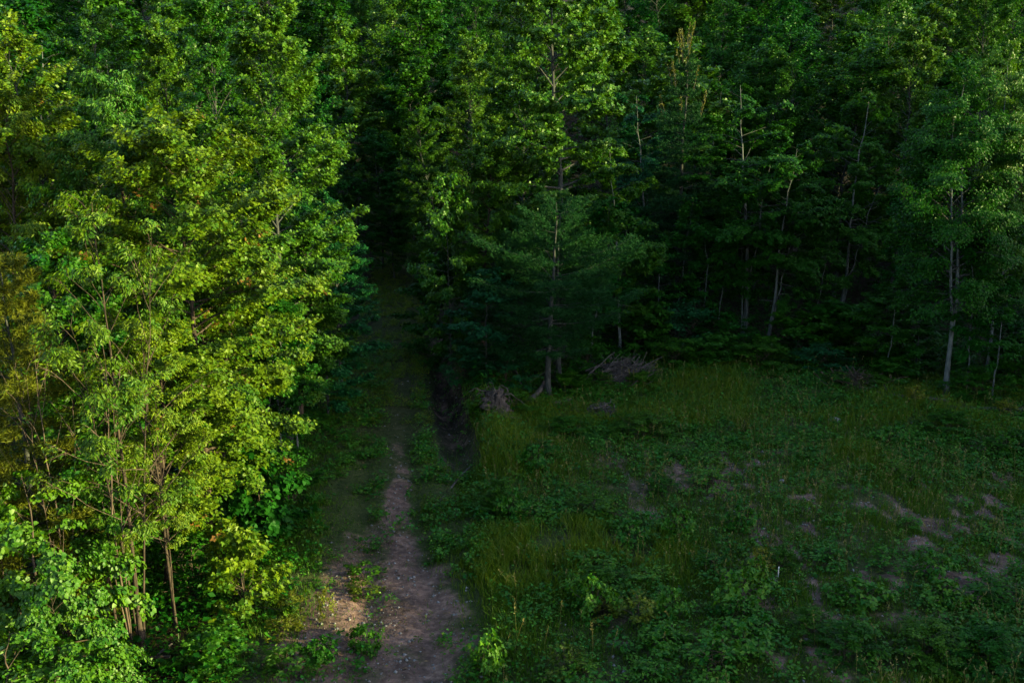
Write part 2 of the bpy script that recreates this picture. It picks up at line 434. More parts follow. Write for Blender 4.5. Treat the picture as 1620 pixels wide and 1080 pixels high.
def build_pine(key, seed, h=11, r=2.6, base=.1, whorls=17, per=6, tuft=9000, nee=9, nl=.13, tr=.13, mat='needle', bark='grey', plate=1.0, tipup=.35, dead=0, pw=.85, leader=0):
    g = np.random.default_rng(seed)
    n = 14; t = np.linspace(0, 1, n)
    st = np.zeros((1, n, 3)); st[0, :, 2] = t * h; st[0, :, :2] = np.cumsum(g.normal(0, .006 * h, (n, 2)), 0) * t[:, None]
    trr = tr * (1 - t * .92) + tr * .4 * np.exp(-t * 28)
    tv, tf = tubes(st, trr[None], 9)
    W = np.repeat(np.arange(whorls), per); nb = len(W)
    u = np.clip((W + g.normal(0, .10, nb)) / whorls, 0, .99)
    tt = base + (1 - base) * u
    az = g.uniform(0, 6.28, whorls)[W] + np.tile(np.arange(per), whorls) * 6.283 / per + g.normal(0, .25, nb)
    L = r * (((1 - u) ** pw if pw > .5 else np.sqrt(np.clip(1 - u ** 2.2, 0, 1))) * np.clip(.6 + u * 4, 0, 1) + .06) * (g.uniform(.6, 1.15, nb) if pw > .5 else g.uniform(.3, 1.25, nb) * g.uniform(.65, 1.1, whorls)[W])
    e = -.10 + .75 * u ** 1.5 + g.normal(0, .09, nb)
    q = np.linspace(0, 1, 7)
    pos = np.stack([np.interp(tt, t, st[0, :, c]) for c in range(3)], -1)
    hd = np.stack([np.cos(az), np.sin(az), az * 0], -1); sd = np.stack([-np.sin(az), np.cos(az), az * 0], -1)
    wob = np.cumsum(g.normal(0, .04, (nb, 7)), 1)
    P = pos[:, None] + L[:, None, None] * (hd[:, None] * (np.cos(e)[:, None] * q)[..., None] + sd[:, None] * (wob * q)[..., None])
    P[..., 2] += L[:, None] * (np.sin(e)[:, None] * q - .12 * q + tipup * .5 * q ** 2.5)
    parts = [tubes(P, np.maximum(.005, np.interp(tt, t, trr)[:, None] * .38 * (1 - q * .85)), 5)]
    if dead:
        da = g.uniform(0, 6.28, dead); dz = g.uniform(.12, .5, dead) * h; dl = g.uniform(.4, 1.7, dead)
        DP = np.stack([np.cos(da)[:, None] * dl[:, None] * q, np.sin(da)[:, None] * dl[:, None] * q, dz[:, None] - .35 * dl[:, None] * q ** 1.6], -1)
        DP[..., 0] += np.interp(dz / h, t, st[0, :, 0])[:, None]; DP[..., 1] += np.interp(dz / h, t, st[0, :, 1])[:, None]
        parts.append(tubes(DP, (.014 * (1 - q * .8))[None].repeat(dead, 0), 4))
    bi = g.choice(nb, tuft, p=L / L.sum()); sp = .18 + .82 * g.random(tuft) ** .75
    k = np.clip(sp * 6, 0, 5.999); k0 = k.astype(int); fr = (k - k0)[:, None]
    tp = P[bi, k0] * (1 - fr) + P[bi, k0 + 1] * fr
    bd = norm(P[bi, k0 + 1] - P[bi, k0])
    side = g.choice([-1, 1], tuft) * g.uniform(.5, 1.2, tuft); c, s_ = np.cos(side), np.sin(side)
    td = norm(np.stack([bd[:, 0] * c - bd[:, 1] * s_, bd[:, 0] * s_ + bd[:, 1] * c, g.normal(.15, .2, tuft) * plate], -1))
    tl = L[bi] * g.uniform(.02, .42, tuft) * (1.15 - sp * .6)
    tp = tp + td * tl[:, None]; tp[:, 2] += g.normal(0, .05, tuft)
    if leader:
        # upright young candles round the top
        m = leader; z = g.uniform(.74, 1.0, m); rr = r * (1 - z) * 1.6 + .05; a = g.uniform(0, 6.28, m)
        b0 = np.stack([np.cos(a) * rr, np.sin(a) * rr, z * h], -1)
        ln = g.uniform(.6, 1.3, m); dr = norm(np.stack([np.cos(a) * .3, np.sin(a) * .3, a * 0 + 1], -1))
        parts.append(tubes(b0[:, None] + (dr * ln[:, None])[:, None] * q[:, None], (.02 * (1 - q * .7))[None].repeat(m, 0), 4))
        kk = 34; bb = np.repeat(np.arange(m), kk); s2 = g.random(m * kk)
        cp = b0[bb] + dr[bb] * (ln[bb] * s2)[:, None]
        cdir = norm(dr[bb] * .8 + g.normal(0, .5, (m * kk, 3))); cn = g.normal(0, 1, (m * kk, 3))
        LIB_C = leaves(cp, cdir, cn, g.uniform(.10, .17, m * kk), 'narrow', g.uniform(.3, .9, m * kk))
    nt = len(tp)
    lp = np.repeat(tp, nee, 0); ld = norm(np.repeat(td, nee, 0) * .55 + g.normal(0, .55, (nt * nee, 3)) + np.array([0, 0, .12]))
    N = g.normal(0, 1, (nt * nee, 3))
    ld = norm(ld); N = norm(N - (N * ld).sum(-1, keepdims=True) * ld); sx = np.cross(N, ld) * .010 * (nl / .13)
    ln = (nl * g.uniform(.7, 1.25, nt * nee))[:, None]
    V = np.stack([lp - sx, lp + sx, lp + ld * ln], 1).reshape(-1, 3)
    F = np.arange(len(V)).reshape(-1, 3)
    T = np.repeat(np.clip(np.repeat(g.normal(.45, .22, nt), nee) + g.normal(0, .12, nt * nee), 0, .93), 3)
    mid = np.zeros(len(F), int)
    if leader:
        F = np.concatenate([F, LIB_C[1] + len(V)]); V = np.concatenate([V, LIB_C[0]]); T = np.concatenate([T, LIB_C[2]])
        mid = np.concatenate([mid, np.ones(len(LIB_C[1]), int)])
    LIB[key] = dict(parts=[('trunk', mesh_from(key + '_trunk', tv, tf, M[bark], smooth=True)),
                           ('limbs', mesh_from(key + '_limbs', *join(parts), M[bark], smooth=True)),
                           ('crown', mesh_from(key + '_crown', V, F, [M[mat], M['shoot']], T, midx=mid))], h=h, r=r)

def plant(key, name, x, y, label, cat='tree', group=None, h=None, r=None, rz=0.0, mat=None, bark=None):
    """one standing tree or bush: an Empty with its own copies of the parts"""
    L = LIB[key]
    sz = (h / L['h']) if h else 1.0; sx = (r / L['r']) if r else sz
    e = empty(name, x, y, rz, (sx, sx, sz))
    tag(e, label, cat, group)
    for nm, me in L['parts']:
        o = link(nm, me, e)
        mm = mat if nm in ('crown', 'foliage') else (bark if nm == 'trunk' else None)
        if mm:
            o.material_slots[0].link = 'OBJECT'; o.material_slots[0].material = M[mm]
    return e

# ------------------------------------------------------------------ kinds of tree
build_tree('maple', 1, h=11.3, r=3.3, base=.21, nb=95, ntw=1500, lpt=62, leaf=.088, lsig=.9, tmpl='maple', rise=(.05, .95), mat='lime', bark='redbark')
build_tree('maple_small', 2, h=8.5, r=2.4, base=.27, nb=70, ntw=850, lpt=62, leaf=.088, lsig=.9, tmpl='maple', rise=(.1, .9), mat='lime', bark='redbark')
build_tree('tulip', 3, h=15, r=2.9, base=.14, nb=105, ntw=1500, lpt=50, leaf=.100, lsig=.8, tmpl='maple', rise=(.15, 1.1), mat='fresh', bark='grey', droop=.25, wander=.006)
build_tree('tulip_loose', 4, h=17, r=2.9, base=.2, nb=78, ntw=1500, lpt=48, leaf=.115, tmpl='maple', rise=(.1, .9), mat='fresh', bark='grey', droop=.5, wander=.005, tr=.16, up=.35)
build_tree('cherry', 5, h=12.5, r=2.6, base=.16, nb=85, ntw=1300, lpt=52, leaf=.115, tmpl='narrow', rise=(.3, 1.1), mat='fresh', bark='redbark', droop=.95, curve=-.22)
build_tree('slim', 6, h=10.2, r=2.1, base=.30, nb=64, ntw=520, lpt=34, leaf=.10, tmpl='narrow', rise=(.7, 1.2), mat='lime', bark='redbark', droop=.8, tr=.058, nstem=3, bare=.6, wander=.004)
build_tree('round', 7, h=12, r=3.1, base=.18, nb=80, ntw=1200, lpt=56, leaf=.10, tmpl='ovate', shape='vase', rise=(.3, 1.0), mat='fresh', bark='grey')
build_tree('layered', 8, h=12.5, r=3.5, base=.30, nb=60, ntw=1150, lpt=52, leaf=.11, tmpl='maple', rise=(.0, .7), mat='deep', bark='pale', curve=-.1, tr=.12, nstem=2, up=.9)
build_tree('willowy', 9, h=12.6, r=3.6, base=.33, nb=90, ntw=1600, lpt=44, leaf=.11, tmpl='ovate', rise=(.25, 1.15), mat='green', bark='pale', droop=.6, curve=-.3, tr=.115, nstem=2, wander=.010, shape='vase', fork=.22, up=.55, lsig=1.2)
build_tree('sapling', 10, h=6, r=1.7, base=.12, nb=42, ntw=360, lpt=34, leaf=.12, tmpl='maple', rise=(.15, .9), mat='deep', bark='grey', tr=.05)
build_tree('sapling_thin', 11, h=7, r=1.5, base=.30, nb=34, ntw=260, lpt=24, leaf=.14, tmpl='ovate', rise=(.1, .9), mat='deep', bark='pale', tr=.045, wander=.02)
for k, (sd, shp, hh, rr, lt) in enumerate([(21, 'oval', 15, 3.4, 'ovate'), (22, 'oval', 16, 3.0, 'maple'), (23, 'vase', 14, 3.6, 'ovate'), (24, 'oval', 17, 3.2, 'maple')]):
    build_tree('far%d' % k, sd, h=hh, r=rr, base=.16, nb=80, ntw=700, lpt=34, leaf=.195, tmpl=lt, shape=shp, rise=(.15, 1.0), mat='green', bark='grey', lsig=.7)
build_pine('pine_open', 31, h=10.5, r=3.0, base=.26, whorls=10, per=5, tuft=8500, nee=9, nl=.16, tr=.15, dead=22, pw=.42, plate=.6, tipup=.5)
build_pine('pine_spiky', 32, h=14.5, r=2.6, base=.12, whorls=20, per=6, tuft=8500, nee=8, nl=.17, tr=.16, pw=.75, leader=22)
build_pine('pine_full', 33, h=9.5, r=2.2, base=.05, whorls=18, per=7, tuft=11000, nee=10, nl=.15, tr=.1, mat='gold_needle', pw=.6)
build_tree('bush', 41, h=2.3, r=1.15, base=.03, nb=44, ntw=200, lpt=22, leaf=.125, tmpl='maple', shape='round', rise=(.35, 1.2), mat='lime', bark='bark', tr=.025, nstem=4)
build_tree('bush_round', 42, h=2.0, r=1.3, base=.03, nb=50, ntw=240, lpt=22, leaf=.10, tmpl='ovate', shape='round', rise=(.25, 1.2), mat='green', bark='bark', tr=.025, nstem=5)
build_tree('bush_heart', 43, h=2.8, r=1.4, base=.05, nb=44, ntw=240, lpt=16, leaf=.165, tmpl='heart', shape='round', rise=(.2, 1.1), mat='deep', bark='bark', tr=.03, nstem=4, droop=.6)
build_tree('vine', 44, h=4.6, r=1.9, base=.04, nb=60, ntw=640, lpt=40, leaf=.085, tmpl='heart', shape='oval', rise=(.0, .9), mat='fresh', bark='bark', tr=.05, nstem=3, droop=.9, curve=-.4)
build_tree('weed_tall', 45, h=.8, r=.42, base=.1, nb=22, ntw=48, lpt=14, leaf=.085, tmpl='ovate', shape='round', rise=(.35, 1.2), mat='weed', bark='bark', tr=.01, nstem=5)
build_tree('weed_low', 46, h=.5, r=.5, base=.1, nb=22, ntw=50, lpt=13, leaf=.085, tmpl='maple', shape='round', rise=(.25, 1.1), mat='weed', bark='bark', tr=.008, nstem=6)
build_tree('bare', 47, h=7.5, r=1.7, base=.42, nb=22, ntw=60, lpt=9, leaf=.10, tmpl='narrow', rise=(.75, 1.2), mat='lime', bark='twigbark', droop=.4, tr=.032, nstem=3, bare=.6, wander=.007, curve=.1)
for k in ('bush', 'bush_round', 'bush_heart', 'vine', 'weed_tall', 'weed_low'):
    LIB[k]['parts'] = [(n_, m_) for n_, (_, m_) in zip(('stem', 'twigs', 'foliage'), LIB[k]['parts'])]

def at(key, name, px, d, label, zmid=6, cat='tree', **kw):
    return plant(key, name, WX(px, d, zmid), d, label, cat, **kw)

# ------------------------------------------------------------------ sunlit trees left of the track
at('slim', 'cherry_tree', 226, 19.7, 'slender sunlit tree with dark reddish trunk and bare forked limbs, nearest left of the track', 0, h=10.0, rz=.6)
at('slim', 'young_tree', 279, 20.5, 'thin straight young tree just right of the slender forked tree', 0, h=7.4, r=1.5, rz=2.4)
at('maple', 'maple_tree', 306, 25.5, 'broad yellow-green maple with reddish branch tips, brightest crown left of the track', 6, rz=0.4)
at('maple_small', 'maple_tree', 250, 22.8, 'smaller yellow-green maple under the broad maple, close behind the slender tree', 3, h=6.6, r=2.0, rz=2.0)
at('maple_small', 'maple_tree', 385, 28.5, 'sunlit maple reaching out towards the track beside the broad maple', 4, h=8.2, r=2.0, rz=4.0)
at('tulip', 'tulip_tree', 438, 33.5, 'tall sunlit tulip tree with rounded top, nearest the dark gap of the track', 8, h=15.0, r=2.75, rz=1.0)
at('tulip', 'tulip_tree', 350, 37, 'tall sunlit tulip tree behind the broad maple, dark hollow in its left side', 8, h=15.6, r=2.6, rz=3.3)
at('cherry', 'cherry_tree', 215, 27.5, 'cherry tree with narrow hanging leaves above the broad maple', 8, h=12.6, rz=.2)
at('round', 'broadleaf_tree', 95, 29, 'leafy yellow-green tree in the upper left with uneven rounded crown', 8, h=13.6, r=3.0, rz=.8, mat='lime')
at('cherry', 'cherry_tree', 15, 27, 'narrow-leaved tree at the left edge above the golden pine', 7, h=12.0, r=2.4, rz=2.8, mat='lime')
at('tulip', 'tulip_tree', 275, 40, 'slim pointed tree between the cherry tree and the tall tulip trees', 9, h=14.6, r=2.2, rz=5.0)
at('round', 'broadleaf_tree', 150, 37, 'tall bright tree whose top stands highest in the upper left', 9, h=14.6, r=2.7, rz=4.2)
at('tulip_loose', 'tulip_tree', 30, 38, 'loose-crowned tall tree in the top left corner', 9, h=14.8, rz=1.6)
at('maple_small', 'maple_tree', 120, 24, 'dusky yellow-green maple between the golden pine and the slender tree', 5, h=8.6, r=2.1, rz=5.2, mat='fresh')
at('pine_full', 'pine_tree', 35, 20.5, 'golden-green pine with soft needles at the left edge', 5, h=9.0, r=2.1)
at('slim', 'young_tree', 85, 22.5, 'bare-limbed young tree right beside the golden pine', 3, h=7.2, r=1.3, rz=4.4)
at('vine', 'vine_thicket', 45, 18.6, 'tangle of broad sunlit leaves below the golden pine', 2.5, 'bush', h=4.6, r=2.0)
at('vine', 'vine_thicket', 105, 18.0, 'drooping broad-leaved bush left of the slender forked trunk', 2, 'bush', h=3.6, r=1.25, rz=2.2)
at('vine', 'vine_thicket', 30, 16.3, 'large heart-leaved bush in the bottom left corner', 1, 'bush', h=2.6, r=1.7, rz=4)
at('bush_heart', 'leafy_bush', 115, 15.6, 'low sunlit bush with wide leaves in front of the drooping broad-leaved bush', .5, 'bush', h=1.3, r=1.1, rz=1, mat='lime')
at('bush', 'maple_sapling', 385, 21.6, 'bright sunlit maple sapling beside the sunny patch of track edge', 1, 'sapling', h=2.35, r=1.0, rz=.5)
at('bush', 'maple_sapling', 335, 19.3, 'low lobed-leaf sapling below the bright maple sapling', .5, 'sapling', h=1.0, r=.8, rz=2.5, mat='fresh')
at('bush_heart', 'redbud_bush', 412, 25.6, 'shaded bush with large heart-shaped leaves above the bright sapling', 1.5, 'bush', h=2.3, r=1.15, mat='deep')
at('bush_round', 'leafy_bush', 455, 27.5, 'dark rounded bush at the left verge beside the redbud bush', 1, 'bush', h=1.8, r=1.2)
at('sapling_thin', 'young_tree', 160, 19.9, 'leaning thin trunk in the dark left of the slender forked tree', 2, h=5.6, r=1.0, rz=.9, mat='fresh', bark='redbark')
at('sapling_thin', 'young_tree', 172, 20.6, 'upright thin trunk just right of the leaning thin trunk', 2, h=6.0, r=1.1, rz=3.9, mat='fresh', bark='redbark')
at('bare', 'bare_sapling', 190, 19.6, 'nearly leafless forked sapling with upright tan twigs in front of the left foliage', 3, h=7.4, rz=.4)
at('bare', 'bare_sapling', 92, 19.4, 'nearly leafless sapling with spreading twigs at the right side of the golden pine', 3, h=7.6, r=1.4, rz=4.4)
at('bush_round', 'leafy_bush', 300, 22.8, 'dark undergrowth bush between the two thin left trunks and the bright sapling', 1, 'bush', h=1.7, r=1.3, rz=2)
at('bush_round', 'leafy_bush', 215, 23.5, 'dark undergrowth bush behind the slender forked trunk', 1, 'bush', h=1.8, r=1.5, rz=4)
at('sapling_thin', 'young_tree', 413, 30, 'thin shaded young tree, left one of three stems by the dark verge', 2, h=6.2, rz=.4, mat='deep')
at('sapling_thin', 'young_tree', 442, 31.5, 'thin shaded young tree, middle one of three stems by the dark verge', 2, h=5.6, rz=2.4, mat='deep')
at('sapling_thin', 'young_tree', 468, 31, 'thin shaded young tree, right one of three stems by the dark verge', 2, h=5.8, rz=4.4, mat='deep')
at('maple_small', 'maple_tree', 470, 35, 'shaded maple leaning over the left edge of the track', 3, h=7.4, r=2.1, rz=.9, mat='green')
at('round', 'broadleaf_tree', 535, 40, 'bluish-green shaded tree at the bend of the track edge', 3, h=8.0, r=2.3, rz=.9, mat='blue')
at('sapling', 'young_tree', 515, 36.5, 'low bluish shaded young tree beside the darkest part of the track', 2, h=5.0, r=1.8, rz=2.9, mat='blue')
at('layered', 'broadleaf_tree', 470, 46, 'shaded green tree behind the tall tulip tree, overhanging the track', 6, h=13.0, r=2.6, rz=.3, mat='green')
at('round', 'broadleaf_tree', 330, 46, 'tree with deep green crown hidden behind the tall tulip trees', 8, h=14, rz=1.2, mat='green')
at('layered', 'broadleaf_tree', 200, 46, 'deep green tree behind the upper left crowns', 8, h=13.5, rz=2.2, mat='deep')  # shade colour used so this and the next crown stay dark
at('layered', 'broadleaf_tree', 60, 47, 'dark tree showing through behind the top left corner crowns', 8, h=14, rz=3.2, mat='deep')
at('sapling', 'young_tree', 350, 30, 'dark understory tree beneath the broad maple', 2, h=5, r=1.9, rz=1.2)
at('sapling', 'young_tree', 160, 29, 'dark understory tree behind the bare-limbed trees', 2, h=5.5, r=2, rz=2.2)
at('sapling', 'young_tree', 40, 27, 'dark understory tree behind the golden pine', 2, h=6, r=2, rz=3.2)

# ------------------------------------------------------------------ trees between the track and the clearing
PX, PY = hit(866, 628)
plant('pine_open', 'pine_tree', PX, PY, 'dark feathery pine with straight bare trunk at the corner of the clearing', rz=.3, h=8.0, r=2.8)
plant('pine_open', 'pine_tree', WX(884, 41.5, 2), 41.5, 'second pine trunk close behind the corner pine', rz=2.3, h=7.8, r=2.6)
at('tulip_loose', 'tulip_tree', 893, 45, 'tall airy tulip tree with sunlit leaves and visible trunk behind the corner pine', 9, h=18.5, r=3.2, rz=.4)
at('tulip', 'tulip_tree', 828, 48, 'yellow-green tree left of the airy tulip tree', 9, h=17.5, r=2.3, rz=.9)
at('sapling', 'tulip_sapling', 712, 43, 'small tulip tree with sunlit drooping leaf clusters beside the track', 5, h=8.6, r=1.45, rz=.2, mat='fresh')
at('maple_small', 'maple_tree', 762, 45, 'green shaded maple behind the small drooping tulip tree', 4, h=9.6, r=2.3, rz=1.2, mat='green')
at('round', 'broadleaf_tree', 690, 52, 'mid-green rounded tree on the right bank of the track', 5, h=11.5, r=2.5, rz=.1, mat='green')
at('tulip', 'tulip_tree', 745, 58, 'pointed tree with bright sunlit top above the right bank of the track', 8, h=14.6, r=2.5, rz=1.1)
at('layered', 'maple_tree', 985, 45.5, 'low maple with bright flat sprays right of the airy tulip tree', 5, h=9.6, r=2.1, rz=.7, mat='green')
at('sapling', 'young_tree', 770, 40, 'shaded young tree under the left side of the corner pine', 2, h=4.6, r=1.7, rz=.7, mat='blue')
at('sapling', 'young_tree', 690, 46, 'low dark young tree leaning over the gully', 2, h=5.6, r=1.9, rz=1.9, mat='deep')
at('sapling_thin', 'young_tree', 937, 44, 'thin pale-stemmed young tree right of the two pine trunks', 3, h=7.6, rz=.7)
at('sapling', 'young_tree', 975, 48, 'dark understory tree behind the pale-stemmed young tree', 2, h=6.5, r=2.2, rz=3)
# ------------------------------------------------------------------ edge of the wood behind the clearing
at('pine_spiky', 'pine_tree', 1078, 51, 'blue-grey pine with sunlit upright candles at its top', 8, h=14.3, r=2.6, rz=.3)
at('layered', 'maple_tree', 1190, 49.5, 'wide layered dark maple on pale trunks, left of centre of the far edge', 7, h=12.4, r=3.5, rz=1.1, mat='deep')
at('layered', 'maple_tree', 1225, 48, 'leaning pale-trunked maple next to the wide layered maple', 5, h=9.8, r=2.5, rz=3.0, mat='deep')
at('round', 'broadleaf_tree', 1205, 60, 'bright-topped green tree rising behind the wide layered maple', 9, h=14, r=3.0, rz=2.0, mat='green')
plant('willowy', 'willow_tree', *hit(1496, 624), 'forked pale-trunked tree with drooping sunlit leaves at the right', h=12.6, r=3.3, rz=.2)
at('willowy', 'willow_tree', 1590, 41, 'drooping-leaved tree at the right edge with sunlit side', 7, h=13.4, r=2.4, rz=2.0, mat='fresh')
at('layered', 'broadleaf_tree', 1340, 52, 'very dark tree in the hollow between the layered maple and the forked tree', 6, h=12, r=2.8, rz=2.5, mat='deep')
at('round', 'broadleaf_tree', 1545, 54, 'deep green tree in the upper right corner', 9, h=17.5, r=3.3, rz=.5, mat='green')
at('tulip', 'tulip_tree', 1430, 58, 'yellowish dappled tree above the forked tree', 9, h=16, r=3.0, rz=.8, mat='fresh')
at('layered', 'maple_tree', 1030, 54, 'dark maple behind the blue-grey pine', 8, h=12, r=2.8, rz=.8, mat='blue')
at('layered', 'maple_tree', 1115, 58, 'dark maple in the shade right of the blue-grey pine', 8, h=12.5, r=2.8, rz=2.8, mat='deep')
for px, d, hh, lab in [(1040, 47.5, 5.5, 'thin bare pale stem nearest the blue-grey pine'), (1072, 49, 7, 'thin dark straight stem below the blue-grey pine'),
                       (1117, 48.3, 6, 'thin pale stem between the blue-grey pine and the layered maple'), (1141, 49.5, 7, 'thin pale stem with a slight bend just left of the layered maple'),
                       (1178, 48.8, 8, 'straight whitish stem left of the leaning maple trunk'), (1292, 49, 6, 'crooked pale stem in the dark hollow right of the layered maple'),
                       (1436, 44.5, 7.5, 'forked pale young stem behind the left of the forked tree'), (1413, 42, 4.6, 'short thin sapling stem left of the forked tree'),
                       (1540, 39.2, 6.4, 'slender leaning stem just right of the forked tree'), (1583, 38.2, 5.0, 'slanting thin stem near the right edge')]:
    at('sapling_thin', 'sapling_stem', px, d, lab, 3, 'young tree', h=hh, r=1.25, rz=px * .37)
for px, d, hh, rr, mt, key, lab in [
    (1075, 46.5, 2.2, 2.0, 'blue', 'bush_round', 'wide bluish shrub at the foot of the blue-grey pine'),
    (1150, 45.5, 1.8, 1.9, 'deep', 'bush_round', 'dark shrub left of the pale trunks'),
    (1262, 45.5, 1.9, 1.9, 'green', 'bush', 'lobed-leaf shrub right of the pale trunks'),
    (1330, 46.5, 2.4, 1.9, 'deep', 'bush', 'dark shrub in front of the very dark tree'),
    (1385, 44.0, 3.4, 1.9, 'green', 'sapling', 'leafy shrub behind the reddish brush pile'),
    (1450, 42.5, 2.9, 1.5, 'deep', 'sapling', 'dark shrub left of the forked trunk'),
    (1560, 42.0, 2.6, 1.6, 'deep', 'bush_round', 'dark shrub between the slender leaning stem and the right edge'),
    (1610, 40.0, 2.4, 1.5, 'green', 'bush', 'lobed-leaf shrub at the right edge of the far clearing'),
    (1010, 46.0, 2.4, 1.8, 'deep', 'bush', 'dark shrub behind the grey brush pile'),
    (930, 43.0, 1.5, 1.3, 'deep', 'bush_round', 'low dark shrub between the pine trunks and the grey brush pile'),
    (800, 39.5, 1.7, 1.3, 'blue', 'bush_round', 'dark shrub behind the root stump'),
    (735, 40.5, 1.5, 1.1, 'blue', 'bush_round', 'low bluish shrub on the gully bank'),
    (952, 40.6, .5, .8, 'green', 'bush_round', 'low leafy shrub growing through the left end of the grey brush pile'),
    (1022, 40.6, .5, .9, 'green', 'bush', 'low lobed-leaf shrub in front of the right end of the grey brush pile'),
    (1325, 40.2, .6, .9, 'green', 'bush_round', 'low shrub in front of the reddish brush pile, on its left'),
    (1378, 40.0, .55, .9, 'green', 'bush', 'low lobed-leaf shrub in front of the reddish brush pile, on its right'),
    (1065, 43.6, 1.2, 1.5, 'green', 'bush_round', 'low green shrub spilling into the clearing right of the grey brush pile'),
    (1125, 43.8, 1.5, 1.6, 'deep', 'bush', 'lobed-leaf shrub spilling into the clearing below the thin pale stems'),
    (1200, 43.6, 1.2, 1.7, 'green', 'bush_round', 'wide low shrub in front of the pale-trunked maples'),
    (1290, 43.0, 1.1, 1.5, 'blue', 'bush_round', 'low bluish shrub left of the reddish brush pile'),
    (1425, 40.6, 1.1, 1.3, 'green', 'bush', 'lobed-leaf shrub between the reddish brush pile and the forked trunk'),
    (1555, 38.4, 1.2, 1.4, 'green', 'bush_round', 'low shrub in front of the slender leaning stem'),
    (905, 39.6, .8, 1.0, 'green', 'bush', 'low lobed-leaf shrub at the right of the corner pine'),
    (806, 36.0, .9, .8, 'green', 'bush_round', 'leafy shrub hiding the right foot of the root stump'),
    (765, 35.4, .6, .7, 'green', 'bush', 'small shrub at the left foot of the root stump')]:
    at(key, 'edge_shrub', px, d, lab, 1, 'shrub', h=hh, r=rr, rz=px * .7, mat=mt)

for x_, y_, hh, key, mt in [(25.5, 41.0, 8.5, 'maple_small', 'deep'), (28.5, 43.5, 9.0, 'layered', 'deep'), (32.0, 41.0, 9.5, 'maple_small', 'green'), (27.0, 39.0, 4.0, 'sapling', 'deep'),
                            (31.5, 37.5, 5.0, 'sapling', 'green'), (35.0, 36.0, 9.5, 'layered', 'deep'), (38.0, 43.0, 11, 'layered', 'green'), (37.0, 31.0, 8.0, 'maple_small', 'deep')]:
    plant(key, 'edge_tree', x_, y_, 'leafy tree of the forest edge past the right end of the clearing', 'tree', 'forest edge trees past the right of the clearing', h=hh, rz=x_, mat=mt)
# ------------------------------------------------------------------ the wood climbing the hill behind
g = np.random.default_rng(77)
FAR = [
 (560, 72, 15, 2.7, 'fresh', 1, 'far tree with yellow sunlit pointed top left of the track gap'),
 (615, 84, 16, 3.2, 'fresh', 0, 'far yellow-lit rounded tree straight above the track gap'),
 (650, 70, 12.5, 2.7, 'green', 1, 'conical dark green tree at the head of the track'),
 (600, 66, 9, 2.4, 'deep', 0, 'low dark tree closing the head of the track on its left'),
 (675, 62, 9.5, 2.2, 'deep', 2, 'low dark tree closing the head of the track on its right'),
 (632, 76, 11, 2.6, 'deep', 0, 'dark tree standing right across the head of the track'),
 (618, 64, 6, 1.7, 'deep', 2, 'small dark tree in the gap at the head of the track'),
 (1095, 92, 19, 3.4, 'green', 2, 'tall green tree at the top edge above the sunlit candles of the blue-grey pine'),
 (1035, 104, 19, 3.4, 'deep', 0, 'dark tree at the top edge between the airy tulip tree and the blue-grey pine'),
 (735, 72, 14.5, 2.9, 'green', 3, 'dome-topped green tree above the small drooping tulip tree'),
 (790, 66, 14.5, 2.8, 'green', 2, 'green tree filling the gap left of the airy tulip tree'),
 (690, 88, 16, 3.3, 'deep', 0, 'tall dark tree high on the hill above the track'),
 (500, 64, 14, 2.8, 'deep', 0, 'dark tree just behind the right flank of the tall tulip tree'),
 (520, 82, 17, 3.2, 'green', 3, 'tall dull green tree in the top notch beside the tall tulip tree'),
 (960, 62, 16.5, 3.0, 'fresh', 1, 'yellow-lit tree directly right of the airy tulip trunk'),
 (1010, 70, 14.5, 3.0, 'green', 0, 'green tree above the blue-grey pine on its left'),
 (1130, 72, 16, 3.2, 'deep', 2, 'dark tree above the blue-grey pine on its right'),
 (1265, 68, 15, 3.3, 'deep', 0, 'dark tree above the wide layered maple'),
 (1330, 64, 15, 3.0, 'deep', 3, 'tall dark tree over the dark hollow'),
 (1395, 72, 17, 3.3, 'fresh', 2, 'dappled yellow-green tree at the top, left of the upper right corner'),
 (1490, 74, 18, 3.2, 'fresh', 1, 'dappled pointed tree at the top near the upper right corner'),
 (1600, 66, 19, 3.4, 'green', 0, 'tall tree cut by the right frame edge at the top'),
]
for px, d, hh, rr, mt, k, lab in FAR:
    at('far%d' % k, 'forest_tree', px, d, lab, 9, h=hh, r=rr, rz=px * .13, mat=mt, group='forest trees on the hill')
for row, (d0, n_) in enumerate([(60, 12), (78, 15), (95, 20), (114, 26), (134, 28), (152, 26)]):
    lo, hi = -.60 * d0, .60 * d0
    for i in range(n_):
        x = lo + (hi - lo) * (i + .5 + g.uniform(-.3, .3)) / n_
        y = d0 + g.uniform(-3.5, 3.5)
        if abs(x - track_x(y)) < 3.2 and y < 74: continue
        mt = g.choice(['green', 'deep', 'fresh', 'green', 'deep'])
        plant('far%d' % g.integers(0, 4), 'forest_tree', x, y, 'tall leafy tree buried among its like in the dark wood on the hill', 'tree',
              'trees deep in the wood on the hill', h=g.uniform(12.5, 17), r=g.uniform(2.8, 3.7), rz=g.uniform(0, 6.28), mat=str(mt))

